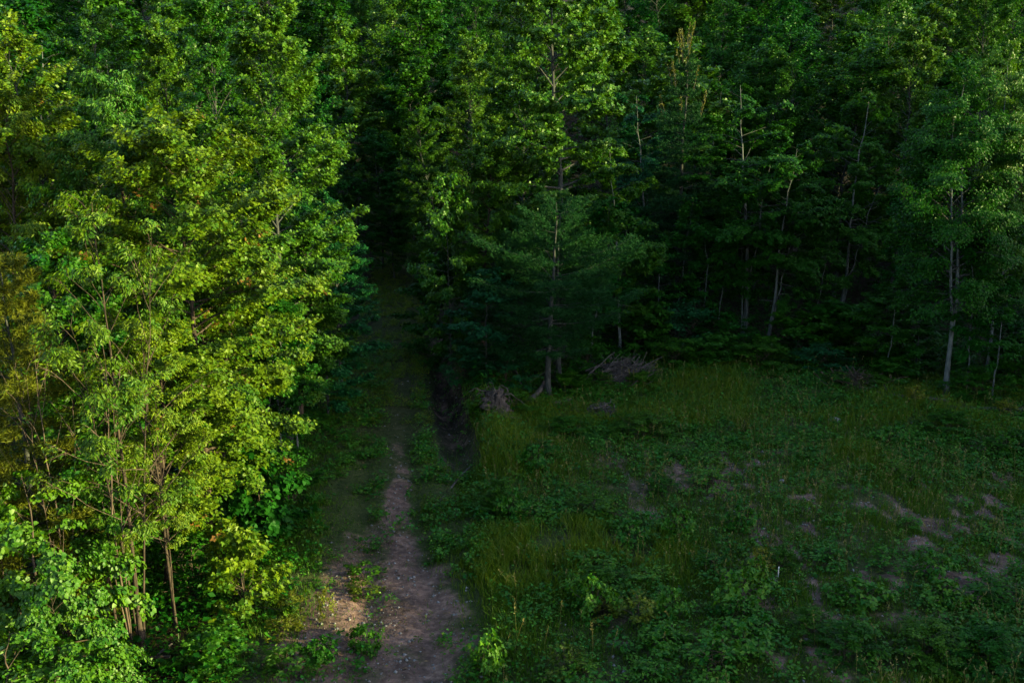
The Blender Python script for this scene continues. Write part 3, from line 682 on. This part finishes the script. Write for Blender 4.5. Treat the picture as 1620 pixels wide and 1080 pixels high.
# ------------------------------------------------------------------ the wooded rise right of the clearing, which throws the shade
def build_wood():
    g = np.random.default_rng(5)
    P = []
    for X in (49, 54, 59, 64):
        for y in np.arange(-34, 74, 3.0):
            yy = y + g.uniform(-1, 1); xx = X + g.uniform(-1.4, 1.4)
            top = np.interp(yy + (xx - 55) * .249, [-40, 3, 5.2, 7.2, 13, 21, 28, 34, 42, 80], [10.9, 10.8, 10.5, 9.5, 12.9, 16.4, 14.5, 14.8, 17.8, 20.0]) + (xx - 55) * .17 + g.uniform(-1.6, .7)
            z0 = gz(xx, yy); hh = top - z0; n = 1000
            u = g.random(n) ** .8; rr = 2.4 * np.sqrt(np.clip(1.03 - u ** 2.2, 0, 1)) * np.sqrt(g.random(n)); a = g.uniform(0, 6.28, n)
            P.append(np.stack([xx + rr * np.cos(a), yy + rr * np.sin(a), z0 + u * hh], -1))
    P = np.concatenate(P); n = len(P)
    V, F, T = leaves(P, g.normal(0, 1, (n, 3)), g.normal(0, 1, (n, 3)), g.uniform(.4, .62, n), 'heart', g.uniform(0, .9, n))
    o = link('wood', mesh_from('wood', V, F, M['green'], T))
    tag(o, 'dense wood on the rise along the right of the clearing', kind='stuff')
build_wood()

# ------------------------------------------------------------------ grass, weeds, undergrowth, pebbles
def in_view(x, y, pad=1.42):
    return (np.abs(x) < .515 * pad * (y * .97 + 2.9)) & (y > 13)

def build_grass():
    g = np.random.default_rng(101)
    n = 1050000
    x = g.uniform(-14, 34, n); y = g.uniform(13.5, 47, n)
    keep = in_view(x, y)
    d = dirt(x, y); pn = fbm(x * .9, y * .9, 60, 3); lit = fbm(x * .25, y * .25, 61, 2)
    fm = forest_mask(x, y)
    dens = np.clip(1.15 - 1.25 * d, .02, 1) * sstep(.22, .50, pn) * (1 - .85 * fm)
    dens *= np.where(np.abs(x - track_x(y)) < 2.2, (.4 + 1.0 * sstep(.46, .6, fbm(x * 1.25, y * 1.1, 90, 3))) * (1 - .9 * np.exp(-((x - track_x(y) - .35) / (.5 + .4 * sstep(31, 20, y))) ** 4)), 1.0)
    dens = dens * np.where((np.abs(x - ditch_x(y)) < .75) & (y > 31), .05, 1)
    near = np.clip(30 / y, .5, 1.2) * np.where(y > 33, .6, 1)
    keep &= g.random(n) < dens * near * .9
    x, y, pn, lit = x[keep], y[keep], pn[keep], lit[keep]; n = len(x)
    z = ground(x, y)
    h = (.16 + .42 * sstep(.35, .75, lit)) * g.uniform(.45, 1.3, n) * np.where(np.abs(x - track_x(y)) < 2.0, .45, 1)
    a = g.uniform(0, 6.28, n); ln = h * g.uniform(.1, .6, n); wd = g.uniform(.006, .012, n)
    ca, sa = np.cos(a), np.sin(a)
    b = g.uniform(0, 6.28, n); cb, sb = np.cos(b), np.sin(b)
    P = np.zeros((n, 5, 3))
    for k, (t, ww) in enumerate([(0, 1), (0, -1), (.55, .8), (.55, -.8), (1, 0)]):
        P[:, k, 0] = x + ca * ln * t ** 2 + cb * wd * ww; P[:, k, 1] = y + sa * ln * t ** 2 + sb * wd * ww
        P[:, k, 2] = z - .02 + h * t * (1 - .18 * t)
    i = (np.arange(n) * 5)[:, None, None]
    F = (i + np.array([[0, 1, 3], [0, 3, 2], [2, 3, 4]])[None]).reshape(-1, 3)
    T = np.repeat(np.clip(.25 + .9 * sstep(.4, .8, lit) * g.random(n) + g.normal(0, .14, n), 0, .93), 5)
    tag(link('grass', mesh_from('grass', P.reshape(-1, 3), F, M['grass'], T)), 'fine grass over the clearing and the verges of the track', kind='stuff')

def scatter_plants(g, x, y, hmin, hmax, nl, lsz, kind, mat, name, label):
    n = len(x); z = ground(x, y)
    H = g.uniform(hmin, hmax, n); Rr = H * g.uniform(.4, .8, n)
    pi = np.repeat(np.arange(n), nl); m = len(pi)
    u = g.random(m) ** .7; a = g.uniform(0, 6.28, m); rr = Rr[pi] * np.sqrt(g.random(m)) * (.5 + .6 * u)
    P = np.stack([x[pi] + rr * np.cos(a), y[pi] + rr * np.sin(a), z[pi] + H[pi] * u * 1.0 + .02], -1)
    aa = a + g.normal(0, .6, m)
    D = np.stack([np.cos(aa), np.sin(aa), g.normal(.0, .35, m)], -1)
    N = np.array([0, 0, 1.0]) + g.normal(0, .38, (m, 3))
    T = np.clip(g.normal(.42, .25, n)[pi] + g.normal(0, .14, m), 0, .93)
    V, F, T = leaves(P, D, N, lsz * np.clip(g.normal(1, .25, m), .5, 1.6) * (.8 + .4 * g.random(n))[pi], kind, T)
    tag(link(name, mesh_from(name, V, F, M[mat], T)), label, kind='stuff')

def build_weeds():
    g = np.random.default_rng(202)
    n = 111000
    x = g.uniform(-14, 34, n); y = g.uniform(13.5, 48, n)
    d = dirt(x, y); pn = fbm(x * .6 + 7, y * .6, 70, 4); p2 = fbm(x * .13, y * .13, 71, 2)
    fm = forest_mask(x, y)
    thick = sstep(.43, .60, pn) * (.35 + .65 * np.clip(sstep(6, 12, x) * sstep(28, 20, y) + sstep(30, 35, y) + sstep(3.5, 1.0, np.abs(x - ditch_x(y) - 3)) + sstep(.5, .7, p2), 0, 1))
    dens = np.clip(1.05 - 1.4 * d, .02, 1) * np.maximum(thick, .22) * np.where(np.abs(x - track_x(y)) < 2.3, .25, 1)
    dens = np.where((y > 31) & (x > ditch_x(y) + 1), np.maximum(dens, .22 + .75 * sstep(.38, .55, pn)), dens)
    tk = np.abs(x - track_x(y)) < 2.3
    strip = np.exp(-((x - track_x(y) - .35) / (.5 + .5 * sstep(31, 20, y))) ** 4)
    dens = np.where(tk, np.where(x < track_x(y), .8 - .5 * sstep(26, 21, y), .8) * sstep(.46, .64, fbm(x * 1.25, y * 1.1, 90, 3)) * (1 - .93 * strip), dens)
    dens = np.where(fm > .5, .30, dens)
    dens = dens * np.where((np.abs(x - ditch_x(y)) < .75) & (y > 31), .22, 1)
    k = in_view(x, y) & (g.random(n) < dens * .75)
    x, y = x[k], y[k]; s = g.random(len(x)); lf = x < track_x(y)
    a = s < .45; scatter_plants(g, x[a], y[a], .08, .36, 15, .075, 'ovate', 'weed', 'weeds', 'low leafy weeds spread through the grass of the clearing')
    a = (s >= .45) & (s < .8); scatter_plants(g, x[a], y[a], .10, .45, 14, .085, 'maple', 'weed', 'seedlings', 'lobed-leaf seedlings spread through the grass of the clearing')
    a = s >= .8; scatter_plants(g, x[a], y[a], .10, .42, 18, .075, 'narrow', 'olive', 'herbs', 'yellowish narrow-leaved herbs spread through the grass')
    n = 5200
    y = g.uniform(36, 78, n); x = track_x(y) + g.uniform(-2.4, 2.4, n)
    k = (fbm(x * 1.1, y * .8, 91, 3) > .46) & (np.abs(x - ditch_x(y)) > .6)
    scatter_plants(g, x[k], y[k], .06, .28, 16, .085, 'narrow', 'grass', 'track_grass', 'short grass growing over the far stretch of the track')
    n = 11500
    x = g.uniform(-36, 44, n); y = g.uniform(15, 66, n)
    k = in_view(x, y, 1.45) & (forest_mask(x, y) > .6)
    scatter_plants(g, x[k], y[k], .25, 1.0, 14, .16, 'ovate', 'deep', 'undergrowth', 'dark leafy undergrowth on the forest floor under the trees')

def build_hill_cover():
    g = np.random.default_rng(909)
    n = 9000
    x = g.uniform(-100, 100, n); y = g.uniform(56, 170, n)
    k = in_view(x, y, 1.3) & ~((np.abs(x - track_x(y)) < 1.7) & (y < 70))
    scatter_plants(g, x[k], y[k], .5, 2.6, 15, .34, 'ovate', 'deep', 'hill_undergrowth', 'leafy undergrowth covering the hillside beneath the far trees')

def build_pebbles():
    g = np.random.default_rng(303)
    n = 60000
    x = g.uniform(-9, 24, n); y = g.uniform(15, 46, n)
    k = in_view(x, y) & (g.random(n) < dirt(x, y) * 1.1 - .1)
    x, y = x[k], y[k]; n = len(x); s = .010 + .045 * g.random(n) ** 5
    o = np.array([[1, 0, 0], [0, 1, 0], [-1, 0, 0], [0, -1, 0], [0, 0, .7], [0, 0, -.7]])
    V = np.stack([x, y, ground(x, y) + s * .2], -1)[:, None] + s[:, None, None] * (o[None] + g.normal(0, .22, (n, 6, 3)))
    f = np.array([[0, 1, 4], [1, 2, 4], [2, 3, 4], [3, 0, 4], [1, 0, 5], [2, 1, 5], [3, 2, 5], [0, 3, 5]])
    F = ((np.arange(n) * 6)[:, None, None] + f[None]).reshape(-1, 3)
    tag(link('gravel', mesh_from('gravel', V.reshape(-1, 3), F, M['stone'])), 'loose gravel and clods lying on the bare soil', kind='stuff')
M['stone'] = bark_mat('stone', (.10, .095, .10), (.24, .23, .24), 3)
M['litter'] = leaf_mat('dead_leaves', (.06, .035, .018), (.20, .13, .07), trans=.15)
M['stalk'] = leaf_mat('dry_stalks', (.07, .075, .015), (.17, .15, .05), trans=.15)
def build_litter():
    g = np.random.default_rng(505)
    n = 26000
    x = g.uniform(-14, 26, n); y = g.uniform(15, 50, n)
    k = in_view(x, y) & (g.random(n) < .25 + .5 * dirt(x, y))
    x, y = x[k], y[k]; n = len(x); a = g.uniform(0, 6.28, n)
    V, F, T = leaves(np.stack([x, y, ground(x, y) + .015], -1), np.stack([np.cos(a), np.sin(a), g.normal(0, .2, n)], -1),
                     np.array([0, 0, 1.0]) + g.normal(0, .25, (n, 3)), g.uniform(.05, .11, n), 'ovate', g.uniform(0, .93, n))
    tag(link('leaf_litter', mesh_from('leaf_litter', V, F, M['litter'], T)), 'fallen brown leaves scattered on the track and bare soil', kind='stuff')
    n = 5200
    x = g.uniform(-6, 26, n); y = g.uniform(15, 43, n)
    k = in_view(x, y) & (x > ditch_x(y) + .6) & (forest_mask(x, y) < .3) & (g.random(n) < .15 + .85 * sstep(.45, .65, fbm(x * .35, y * .35, 63, 2)))
    x, y = x[k], y[k]; n = len(x); h = g.uniform(.45, 1.0, n); a = g.uniform(0, 6.28, n); ln = h * g.uniform(.05, .35, n); q = np.linspace(0, 1, 5)
    P = np.stack([x[:, None] + (np.cos(a) * ln)[:, None] * q ** 2, y[:, None] + (np.sin(a) * ln)[:, None] * q ** 2, ground(x, y)[:, None] - .03 + h[:, None] * q], -1)
    V, F = tubes(P, (.005 * (1 - .5 * q))[None].repeat(n, 0), 3)
    F = np.concatenate([F[:, :3], F[:, [0, 2, 3]]])
    m = n * 7; b = np.repeat(np.arange(n), 7); t = g.uniform(.72, 1.02, m)
    hp = np.stack([np.interp(t, q, q ** 2) * (np.cos(a) * ln)[b] + x[b], np.interp(t, q, q ** 2) * (np.sin(a) * ln)[b] + y[b], ground(x, y)[b] - .03 + h[b] * t], -1)
    V2, F2, T2 = leaves(hp, g.normal(0, .6, (m, 3)) + np.array([0, 0, .8]), g.normal(0, 1, (m, 3)), g.uniform(.04, .085, m), 'narrow', g.uniform(.2, .93, m))
    F2 = F2 + len(V)
    tag(link('dry_stalks', mesh_from('dry_stalks', np.concatenate([V, V2]), np.concatenate([F, F2]), M['stalk'], np.concatenate([np.full(len(V), .4), T2]))),
        'tall yellowish grass stalks with seed heads standing over the clearing', kind='stuff')
build_litter()
build_grass(); build_weeds(); build_hill_cover(); build_pebbles()

# ------------------------------------------------------------------ single weeds and bushes in the clearing
def weed(key, px, py, label, h, r, mat=None, name='leafy_weed', cat='weed', rz=None):
    x, y = hit(px, py)
    return plant(key, name, x, y, label, cat, h=h, r=r, mat=mat, rz=px * .31 if rz is None else rz)
weed('bush_round', 800, 800, 'bright green bushy weed by the right verge of the track, halfway up', .85, .85, 'green', 'bushy_weed')
weed('bush_round', 770, 815, 'smaller bushy weed touching the bright green one by the verge', .55, .5, 'green', 'bushy_weed')
weed('weed_tall', 578, 918, 'small leafy clump growing in the middle of the bare track', .5, .42, 'green')
weed('weed_tall', 578, 945, 'yellow-tinged leafy clump just below the one in the bare track', .4, .38, 'olive')
weed('weed_low', 578, 1030, 'low leafy clump at the left of the bare track near the bottom', .5, .42, 'green')
weed('weed_tall', 518, 985, 'upright yellow-green stalk alone on the sunny edge of the track', .85, .2, 'straw', 'goldenrod_stalk')
weed('weed_tall', 462, 968, 'yellowed sunlit weed clump on the left edge of the track', .5, .32, 'straw')
weed('weed_tall', 448, 1000, 'sunlit straw-green weed clump under the bright maple sapling', .35, .4, 'straw')
weed('weed_low', 505, 1045, 'shaded weed clump below the sunny patch of track edge', .45, .42, 'green')
weed('weed_tall', 455, 1068, 'leafy weed clump at the bottom edge left of the track', .6, .5, 'fresh')
weed('bush_round', 1232, 900, 'upright bright green weed behind the small white stake', .62, .42, 'green')
weed('weed_tall', 1203, 903, 'thin yellow-flecked weed left of the small white stake', .6, .25, 'straw')
weed('bush_round', 1285, 1000, 'bright leafy weed among soil patches in the lower right', .6, .6, 'green', 'bushy_weed')
weed('bush_round', 1335, 1040, 'large bright leafy weed at the bottom of the lower right', .75, .75, 'green', 'bushy_weed')
weed('bush_round', 1470, 1035, 'spreading leafy weed at the bottom right, left of the corner', .8, .9, 'green', 'bushy_weed')
weed('bush_round', 1570, 1050, 'dark spreading weed in the bottom right corner', .9, 1.0, 'deep', 'bushy_weed')
weed('weed_tall', 1010, 985, 'pale yellow grassy weed near the bottom centre', .7, .45, 'olive')
weed('weed_tall', 955, 975, 'yellow-leaved weed left of the pale grassy weed', .45, .4, 'straw')
weed('weed_tall', 893, 1070, 'yellowish upright weed at the bottom edge right of the track', .7, .35, 'olive')
weed('bush_round', 960, 935, 'dark leafy weed cluster in the lower middle of the clearing', .6, .8, 'green', 'bushy_weed')
weed('weed_tall', 1448, 640, 'small yellow-flowering weed in front of the forked tree', .75, .35, 'straw')
weed('weed_tall', 1592, 655, 'yellowish weed at the far right edge beside the lying log', .6, .35, 'straw')
weed('bush_round', 1010, 690, 'broad green weed patch in front of the grey brush pile', .8, 1.2, 'green', 'bushy_weed')
weed('bush_round', 900, 690, 'green bushy weed at the top of the clearing below the corner pine', .7, 1.0, 'green', 'bushy_weed')
weed('bush_round', 1500, 690, 'bluish-green weed patch below the forked tree', .8, 1.2, 'green', 'bushy_weed')
weed('weed_tall', 1175, 690, 'tall thin weed standing alone in the upper clearing', .9, .2, 'olive')
weed('bush_round', 1600, 720, 'green bushy weed at the right edge of the upper clearing', .8, 1.1, 'green', 'bushy_weed')
g = np.random.default_rng(404)
c = 0
while c < 46:
    px, py = g.uniform(730, 1610), g.uniform(690, 1075)
    x, y = hit(px, py)
    if float(dirt(np.array([x]), np.array([y]))[0]) > .45: continue
    q = g.random(); c += 1
    plant('weed_low' if q < .5 else 'weed_tall', 'clearing_weed', x, y, 'knee-high leafy green weed standing among the others in the clearing', 'weed',
          'leafy weeds dotted over the clearing', h=g.uniform(.35, .8), r=g.uniform(.3, .65), rz=g.uniform(0, 6.28), mat='weed' if q < .8 else 'green')

# ------------------------------------------------------------------ dead wood, stump, stones, stake
def cap(P, R, k, inward=False):
    """a disc that closes the end of a tube, just inside it"""
    V, _ = tubes(np.array([P]), np.array([R]), k)
    ring = V[-k:]; c = ring.mean(0, keepdims=True) + (P[-1] - P[-2]) * .02
    V = np.concatenate([ring, c]); F = np.array([[i, (i + 1) % k, k, k] for i in range(k)])[:, :3]
    return V, F
M['cut'] = bark_mat('cut_wood', (.24, .16, .09), (.42, .31, .2), 8)

def log(name, a, b, r, label, cat='log', mat='dead', lift=.0, stubs=2, seed=1, za=None, zb=None):
    g = np.random.default_rng(seed)
    ax, ay = a; bx, by = b; n = 9; q = np.linspace(0, 1, n)
    x = ax + (bx - ax) * q; y = ay + (by - ay) * q
    z0 = gz(ax, ay) + r + (za or 0); z1 = gz(bx, by) + r + (zb or 0)
    L = math.hypot(bx - ax, by - ay)
    P = np.stack([x, y, z0 + (z1 - z0) * q], -1) + np.cumsum(g.normal(0, .008 * L, (n, 3)), 0) * np.sin(q * math.pi)[:, None]
    o = P[0].copy(); P = P - o
    R = r * (1 - .35 * q) * (1 + g.normal(0, .05, n))
    e = empty(name, o[0], o[1], z=o[2]); tag(e, label, cat)
    parts = [tubes(P[None], R[None], 9)]
    link('trunk', mesh_from(name, *parts[0], M[mat], smooth=True), e)
    V, F = cap(P, R, 9); link('cut_end', mesh_from(name + '_end', V, F, M['cut']), e)
    V, F = cap(P[::-1].copy(), R[::-1].copy(), 9); link('cut_end', mesh_from(name + '_end', V, F, M['cut']), e)
    if stubs:
        T = g.uniform(.2, .9, stubs); st = np.stack([np.interp(T, q, P[:, c]) for c in range(3)], -1)
        d = norm(g.normal(0, 1, (stubs, 3)) + np.array([0, 0, .6])); ln = g.uniform(.15, .5, stubs) * min(1, L * .5)
        s = np.linspace(0, 1, 4)
        BP = st[:, None] + d[:, None] * ln[:, None, None] * s[:, None] + g.normal(0, .015, (stubs, 4, 3))
        link('branch_stubs', mesh_from(name + '_stub', *tubes(BP, (r * .3 * (1 - .7 * s))[None].repeat(stubs, 0), 5), M[mat], smooth=True), e)
    return e

log('fallen_log', hit(178, 1056), hit(270, 1048), .055, 'bare reddish log lying at the bottom left below the slender tree', mat='redbark', seed=1, za=.06, zb=.1)
log('fallen_branch', hit(250, 1040), hit(273, 1027), .03, 'short pale stick lying just above the reddish log', 'branch', seed=2, stubs=0, za=.05, zb=.12)
log('log_piece', hit(836, 642), hit(861, 622), .13, 'weathered pale log propped against the foot of the corner pine', seed=3, zb=.35, stubs=1)
log('log_piece', hit(878, 644), hit(905, 637), .12, 'grey log lying in the weeds right of the corner pine', seed=4, stubs=1)
log('leaning_branch', hit(829, 622), hit(810, 600), .045, 'dead branch leaning in the dark left of the corner pine', 'branch', seed=5, zb=.9)
log('fallen_branch', hit(915, 592), hit(968, 588), .03, 'thin pale branch lying left of the grey brush pile', 'branch', seed=6, za=.25, zb=.65, mat='pale')
log('fallen_log', hit(1500, 650), hit(1640, 650), .11, 'dark log lying along the far right edge of the clearing', seed=7, mat='grey')
log('fallen_log', hit(1385, 625), hit(1500, 640), .10, 'grey log half hidden in weeds at the foot of the forked tree', seed=8, mat='dead', zb=.05)
log('fallen_branch', hit(690, 800), hit(745, 740), .05, 'pale root branch lying at the lower end of the gully', 'branch', seed=9)

def brush(name, px, py, w, d, h, n, label, mat='dead', seed=1, bias=0.0, az=None):
    g = np.random.default_rng(seed); x, y = hit(px, py)
    e = empty(name, x, y, z=gz(x, y)); tag(e, label, 'brush pile')
    for pn, m, rad, ln in (('sticks', n, .022, .75), ('twigs', n * 4, .008, .5)):
        c = np.stack([g.normal(0, w * .25, m), g.normal(0, d * .25, m)], -1)
        top = h * np.exp(-(c[:, 0] / (w * .42)) ** 2 - (c[:, 1] / (d * .45)) ** 2)
        cz = top * g.uniform(.15, 1.0, m)
        a = g.uniform(0, 6.28, m) if az is None else g.normal(az, .55, m); el = g.normal(bias, .38, m)
        D = np.stack([np.cos(a) * np.cos(el), np.sin(a) * np.cos(el), np.sin(el)], -1)
        L = w * ln * g.uniform(.35, 1, m); q = np.linspace(-.5, .5, 5)
        P = np.stack([c[:, 0], c[:, 1], cz], -1)[:, None] + D[:, None] * L[:, None, None] * q[:, None]
        P += np.cumsum(g.normal(0, .085 if pn == 'sticks' else .06, (m, 5, 3)), 1); P[..., 2] = np.maximum(P[..., 2], -.03)
        link(pn, mesh_from(name + pn, *tubes(P, rad * g.uniform(.6, 1.8, m)[:, None] * (1.2 - .6 * (q + .5)), 5), M[mat], smooth=True), e)
    # the earth and rotten wood under the sticks
    k, r_ = 18, 7
    V = [[0, 0, h * .62]]
    for j in range(1, r_ + 1):
        for i in range(k):
            t = j / r_; a = 6.283 * i / k; rr = t * (1 + .18 * (vnoise(i * 1.3, j * .7, seed) - .5) * 2)
            V.append([math.cos(a) * rr * w * .45, math.sin(a) * rr * d * .45, h * .62 * (1 - t ** 2) + .12 * h * (float(vnoise(i * .9, j * 1.1, seed + 3)) - .5) - .1 * t])
    F = [[0, 1 + i, 1 + (i + 1) % k, 1 + (i + 1) % k] for i in range(k)]
    Q = [[1 + (j - 1) * k + i, 1 + j * k + i, 1 + j * k + (i + 1) % k, 1 + (j - 1) * k + (i + 1) % k] for j in range(1, r_) for i in range(k)]
    V = np.array(V, float); me = bpy.data.meshes.new(name + '_mound'); me.from_pydata(V.tolist(), [], [f[:3] for f in F] + Q); me.materials.append(M['mound']); me.polygons.foreach_set('use_smooth', [True] * len(me.polygons))
    link('mound', me, e)
M['mound'] = bark_mat('rotten_mound', (.045, .036, .030), (.13, .10, .09), 4)
brush('brush_pile', 985, 604, 2.8, 1.6, .95, 70, 'grey brush pile with pale sticks at the back of the clearing, nearest the pines', seed=11, az=.15, bias=.35)
brush('brush_pile', 1355, 612, 2.5, 1.4, .5, 50, 'low reddish brush pile in front of the dark hollow', 'redbark', seed=12)
brush('brush_pile', 950, 660, 1.1, .8, .45, 34, 'small heap of dead sticks below the grey brush pile', seed=13)

M['mound2'] = bark_mat('root_earth', (.022, .018, .017), (.085, .068, .066), 5)
def stump():
    g = np.random.default_rng(21); x, y = hit(781, 655)
    e = empty('root_stump', x, y, .2, (1.45, .9, .82), z=gz(x, y) - .05); e.rotation_euler = (-.25, .18, .2); tag(e, 'upturned brown root stump on the gully bank left of the corner pine', 'stump')
    k, r_ = 20, 12; V = []
    for j in range(r_):
        t = j / (r_ - 1); rr = .44 * (1 - .55 * t) * (1.3 if j == 0 else 1)
        for i in range(k):
            a = 6.283 * i / k; q = 1 + .75 * (float(fbm(i * .8, j * .75, 8, 3)) - .5) * 2 + .14 * math.sin(a * 5 + t * 4)
            V.append([math.cos(a) * rr * q, math.sin(a) * rr * q * .8, t * 1.1 + .8 * (float(vnoise(i * .9, 4, 3)) - .5) * t])
    F = [[j * k + i, j * k + (i + 1) % k, (j + 1) * k + (i + 1) % k, (j + 1) * k + i] for j in range(r_ - 1) for i in range(k)]
    V.append([0, 0, .95]); F += [[(r_ - 1) * k + i, (r_ - 1) * k + (i + 1) % k, len(V) - 1] for i in range(k)]
    me = bpy.data.meshes.new('stump_body'); me.from_pydata(V, [], F); me.materials.append(M['mound2']); me.polygons.foreach_set('use_smooth', [True] * len(me.polygons))
    link('stump', me, e)
    m = 32; a = g.uniform(0, 6.28, m); q = np.linspace(0, 1, 7); z0 = g.uniform(.35, 1.45, m); L = g.uniform(.35, .95, m)
    P = np.stack([np.cos(a)[:, None] * (.2 + .45 * L[:, None] * q), np.sin(a)[:, None] * (.18 + .4 * L[:, None] * q), z0[:, None] + .18 * q - (z0 * .9 * L)[:, None] * q ** 2], -1)
    P += np.cumsum(g.normal(0, .05, P.shape), 1)
    link('roots', mesh_from('stump_roots', *tubes(P, .032 * g.uniform(.4, 1.4, m)[:, None] * (1 - .75 * q), 5), M['mound2'], smooth=True), e)
stump()

def stone(px, py, s, label, seed, flat=.6, mat='stone'):
    g = np.random.default_rng(seed); x, y = hit(px, py)
    k, r_ = 14, 9; V = []
    for j in range(r_):
        ph = math.pi * (j / (r_ - 1) - .5)
        for i in range(k):
            a = 6.283 * i / k; v = np.array([math.cos(a) * math.cos(ph), math.sin(a) * math.cos(ph), math.sin(ph)])
            q = 1 + .55 * (float(fbm(v[0] * 1.6 + 9 + seed, v[1] * 1.6 + v[2] * 1.3 + 5, seed, 3)) - .5)
            V.append((v * q * s * np.array([1, .75, flat])).tolist())
    F = [[j * k + i, j * k + (i + 1) % k, (j + 1) * k + (i + 1) % k, (j + 1) * k + i] for j in range(r_ - 1) for i in range(k)]
    me = bpy.data.meshes.new('stone'); me.from_pydata(V, [], F); me.materials.append(M[mat])
    o = link('stone', me); o.location = (x, y, gz(x, y) + s * flat * .4); o.rotation_euler = (0, 0, seed); tag(o, label, 'stone')
stone(1320, 667, .24, 'pale angular stone in the weeds of the upper clearing', 31)
stone(1237, 762, .10, 'whitish stone lying in the grass midway up the clearing', 32)
stone(1222, 918, .17, 'bluish flat stone beside the small white stake', 33, .3)

def stake():
    x, y = hit(1231, 912); e = empty('marker_stake', x, y, .4, z=gz(x, y)); e.rotation_euler = (.12, -.10, .4)
    tag(e, 'small white marker stake leaning in the lower right of the clearing', 'stake')
    def prism(w, d, z0, z1, tipz=None):
        V = [[sx * w, sy * d, z] for z in (z0, z1) for sx, sy in ((-1, -1), (1, -1), (1, 1), (-1, 1))]
        F = [[0, 1, 5, 4], [1, 2, 6, 5], [2, 3, 7, 6], [3, 0, 4, 7], [3, 2, 1, 0]]
        if tipz: V.append([0, 0, tipz]); F += [[4, 5, 8], [5, 6, 8], [6, 7, 8], [7, 4, 8]]
        else: F.append([4, 5, 6, 7])
        return V, F
    for nm, args in (('post', (.013, .008, -.1, .30, .325)), ('band', (.0155, .0105, .22, .255))):
        V, F = prism(*args); me = bpy.data.meshes.new('stake_' + nm); me.from_pydata(V, [], F); me.materials.append(M['stakepaint' if nm == 'post' else 'stakeband']); link(nm, me, e)
M['stakepaint'] = bark_mat('stake_paint', (.6, .6, .62), (.8, .8, .8), 5)
M['stakeband'] = bark_mat('stake_band', (.35, .4, .5), (.45, .5, .6), 5)
stake()
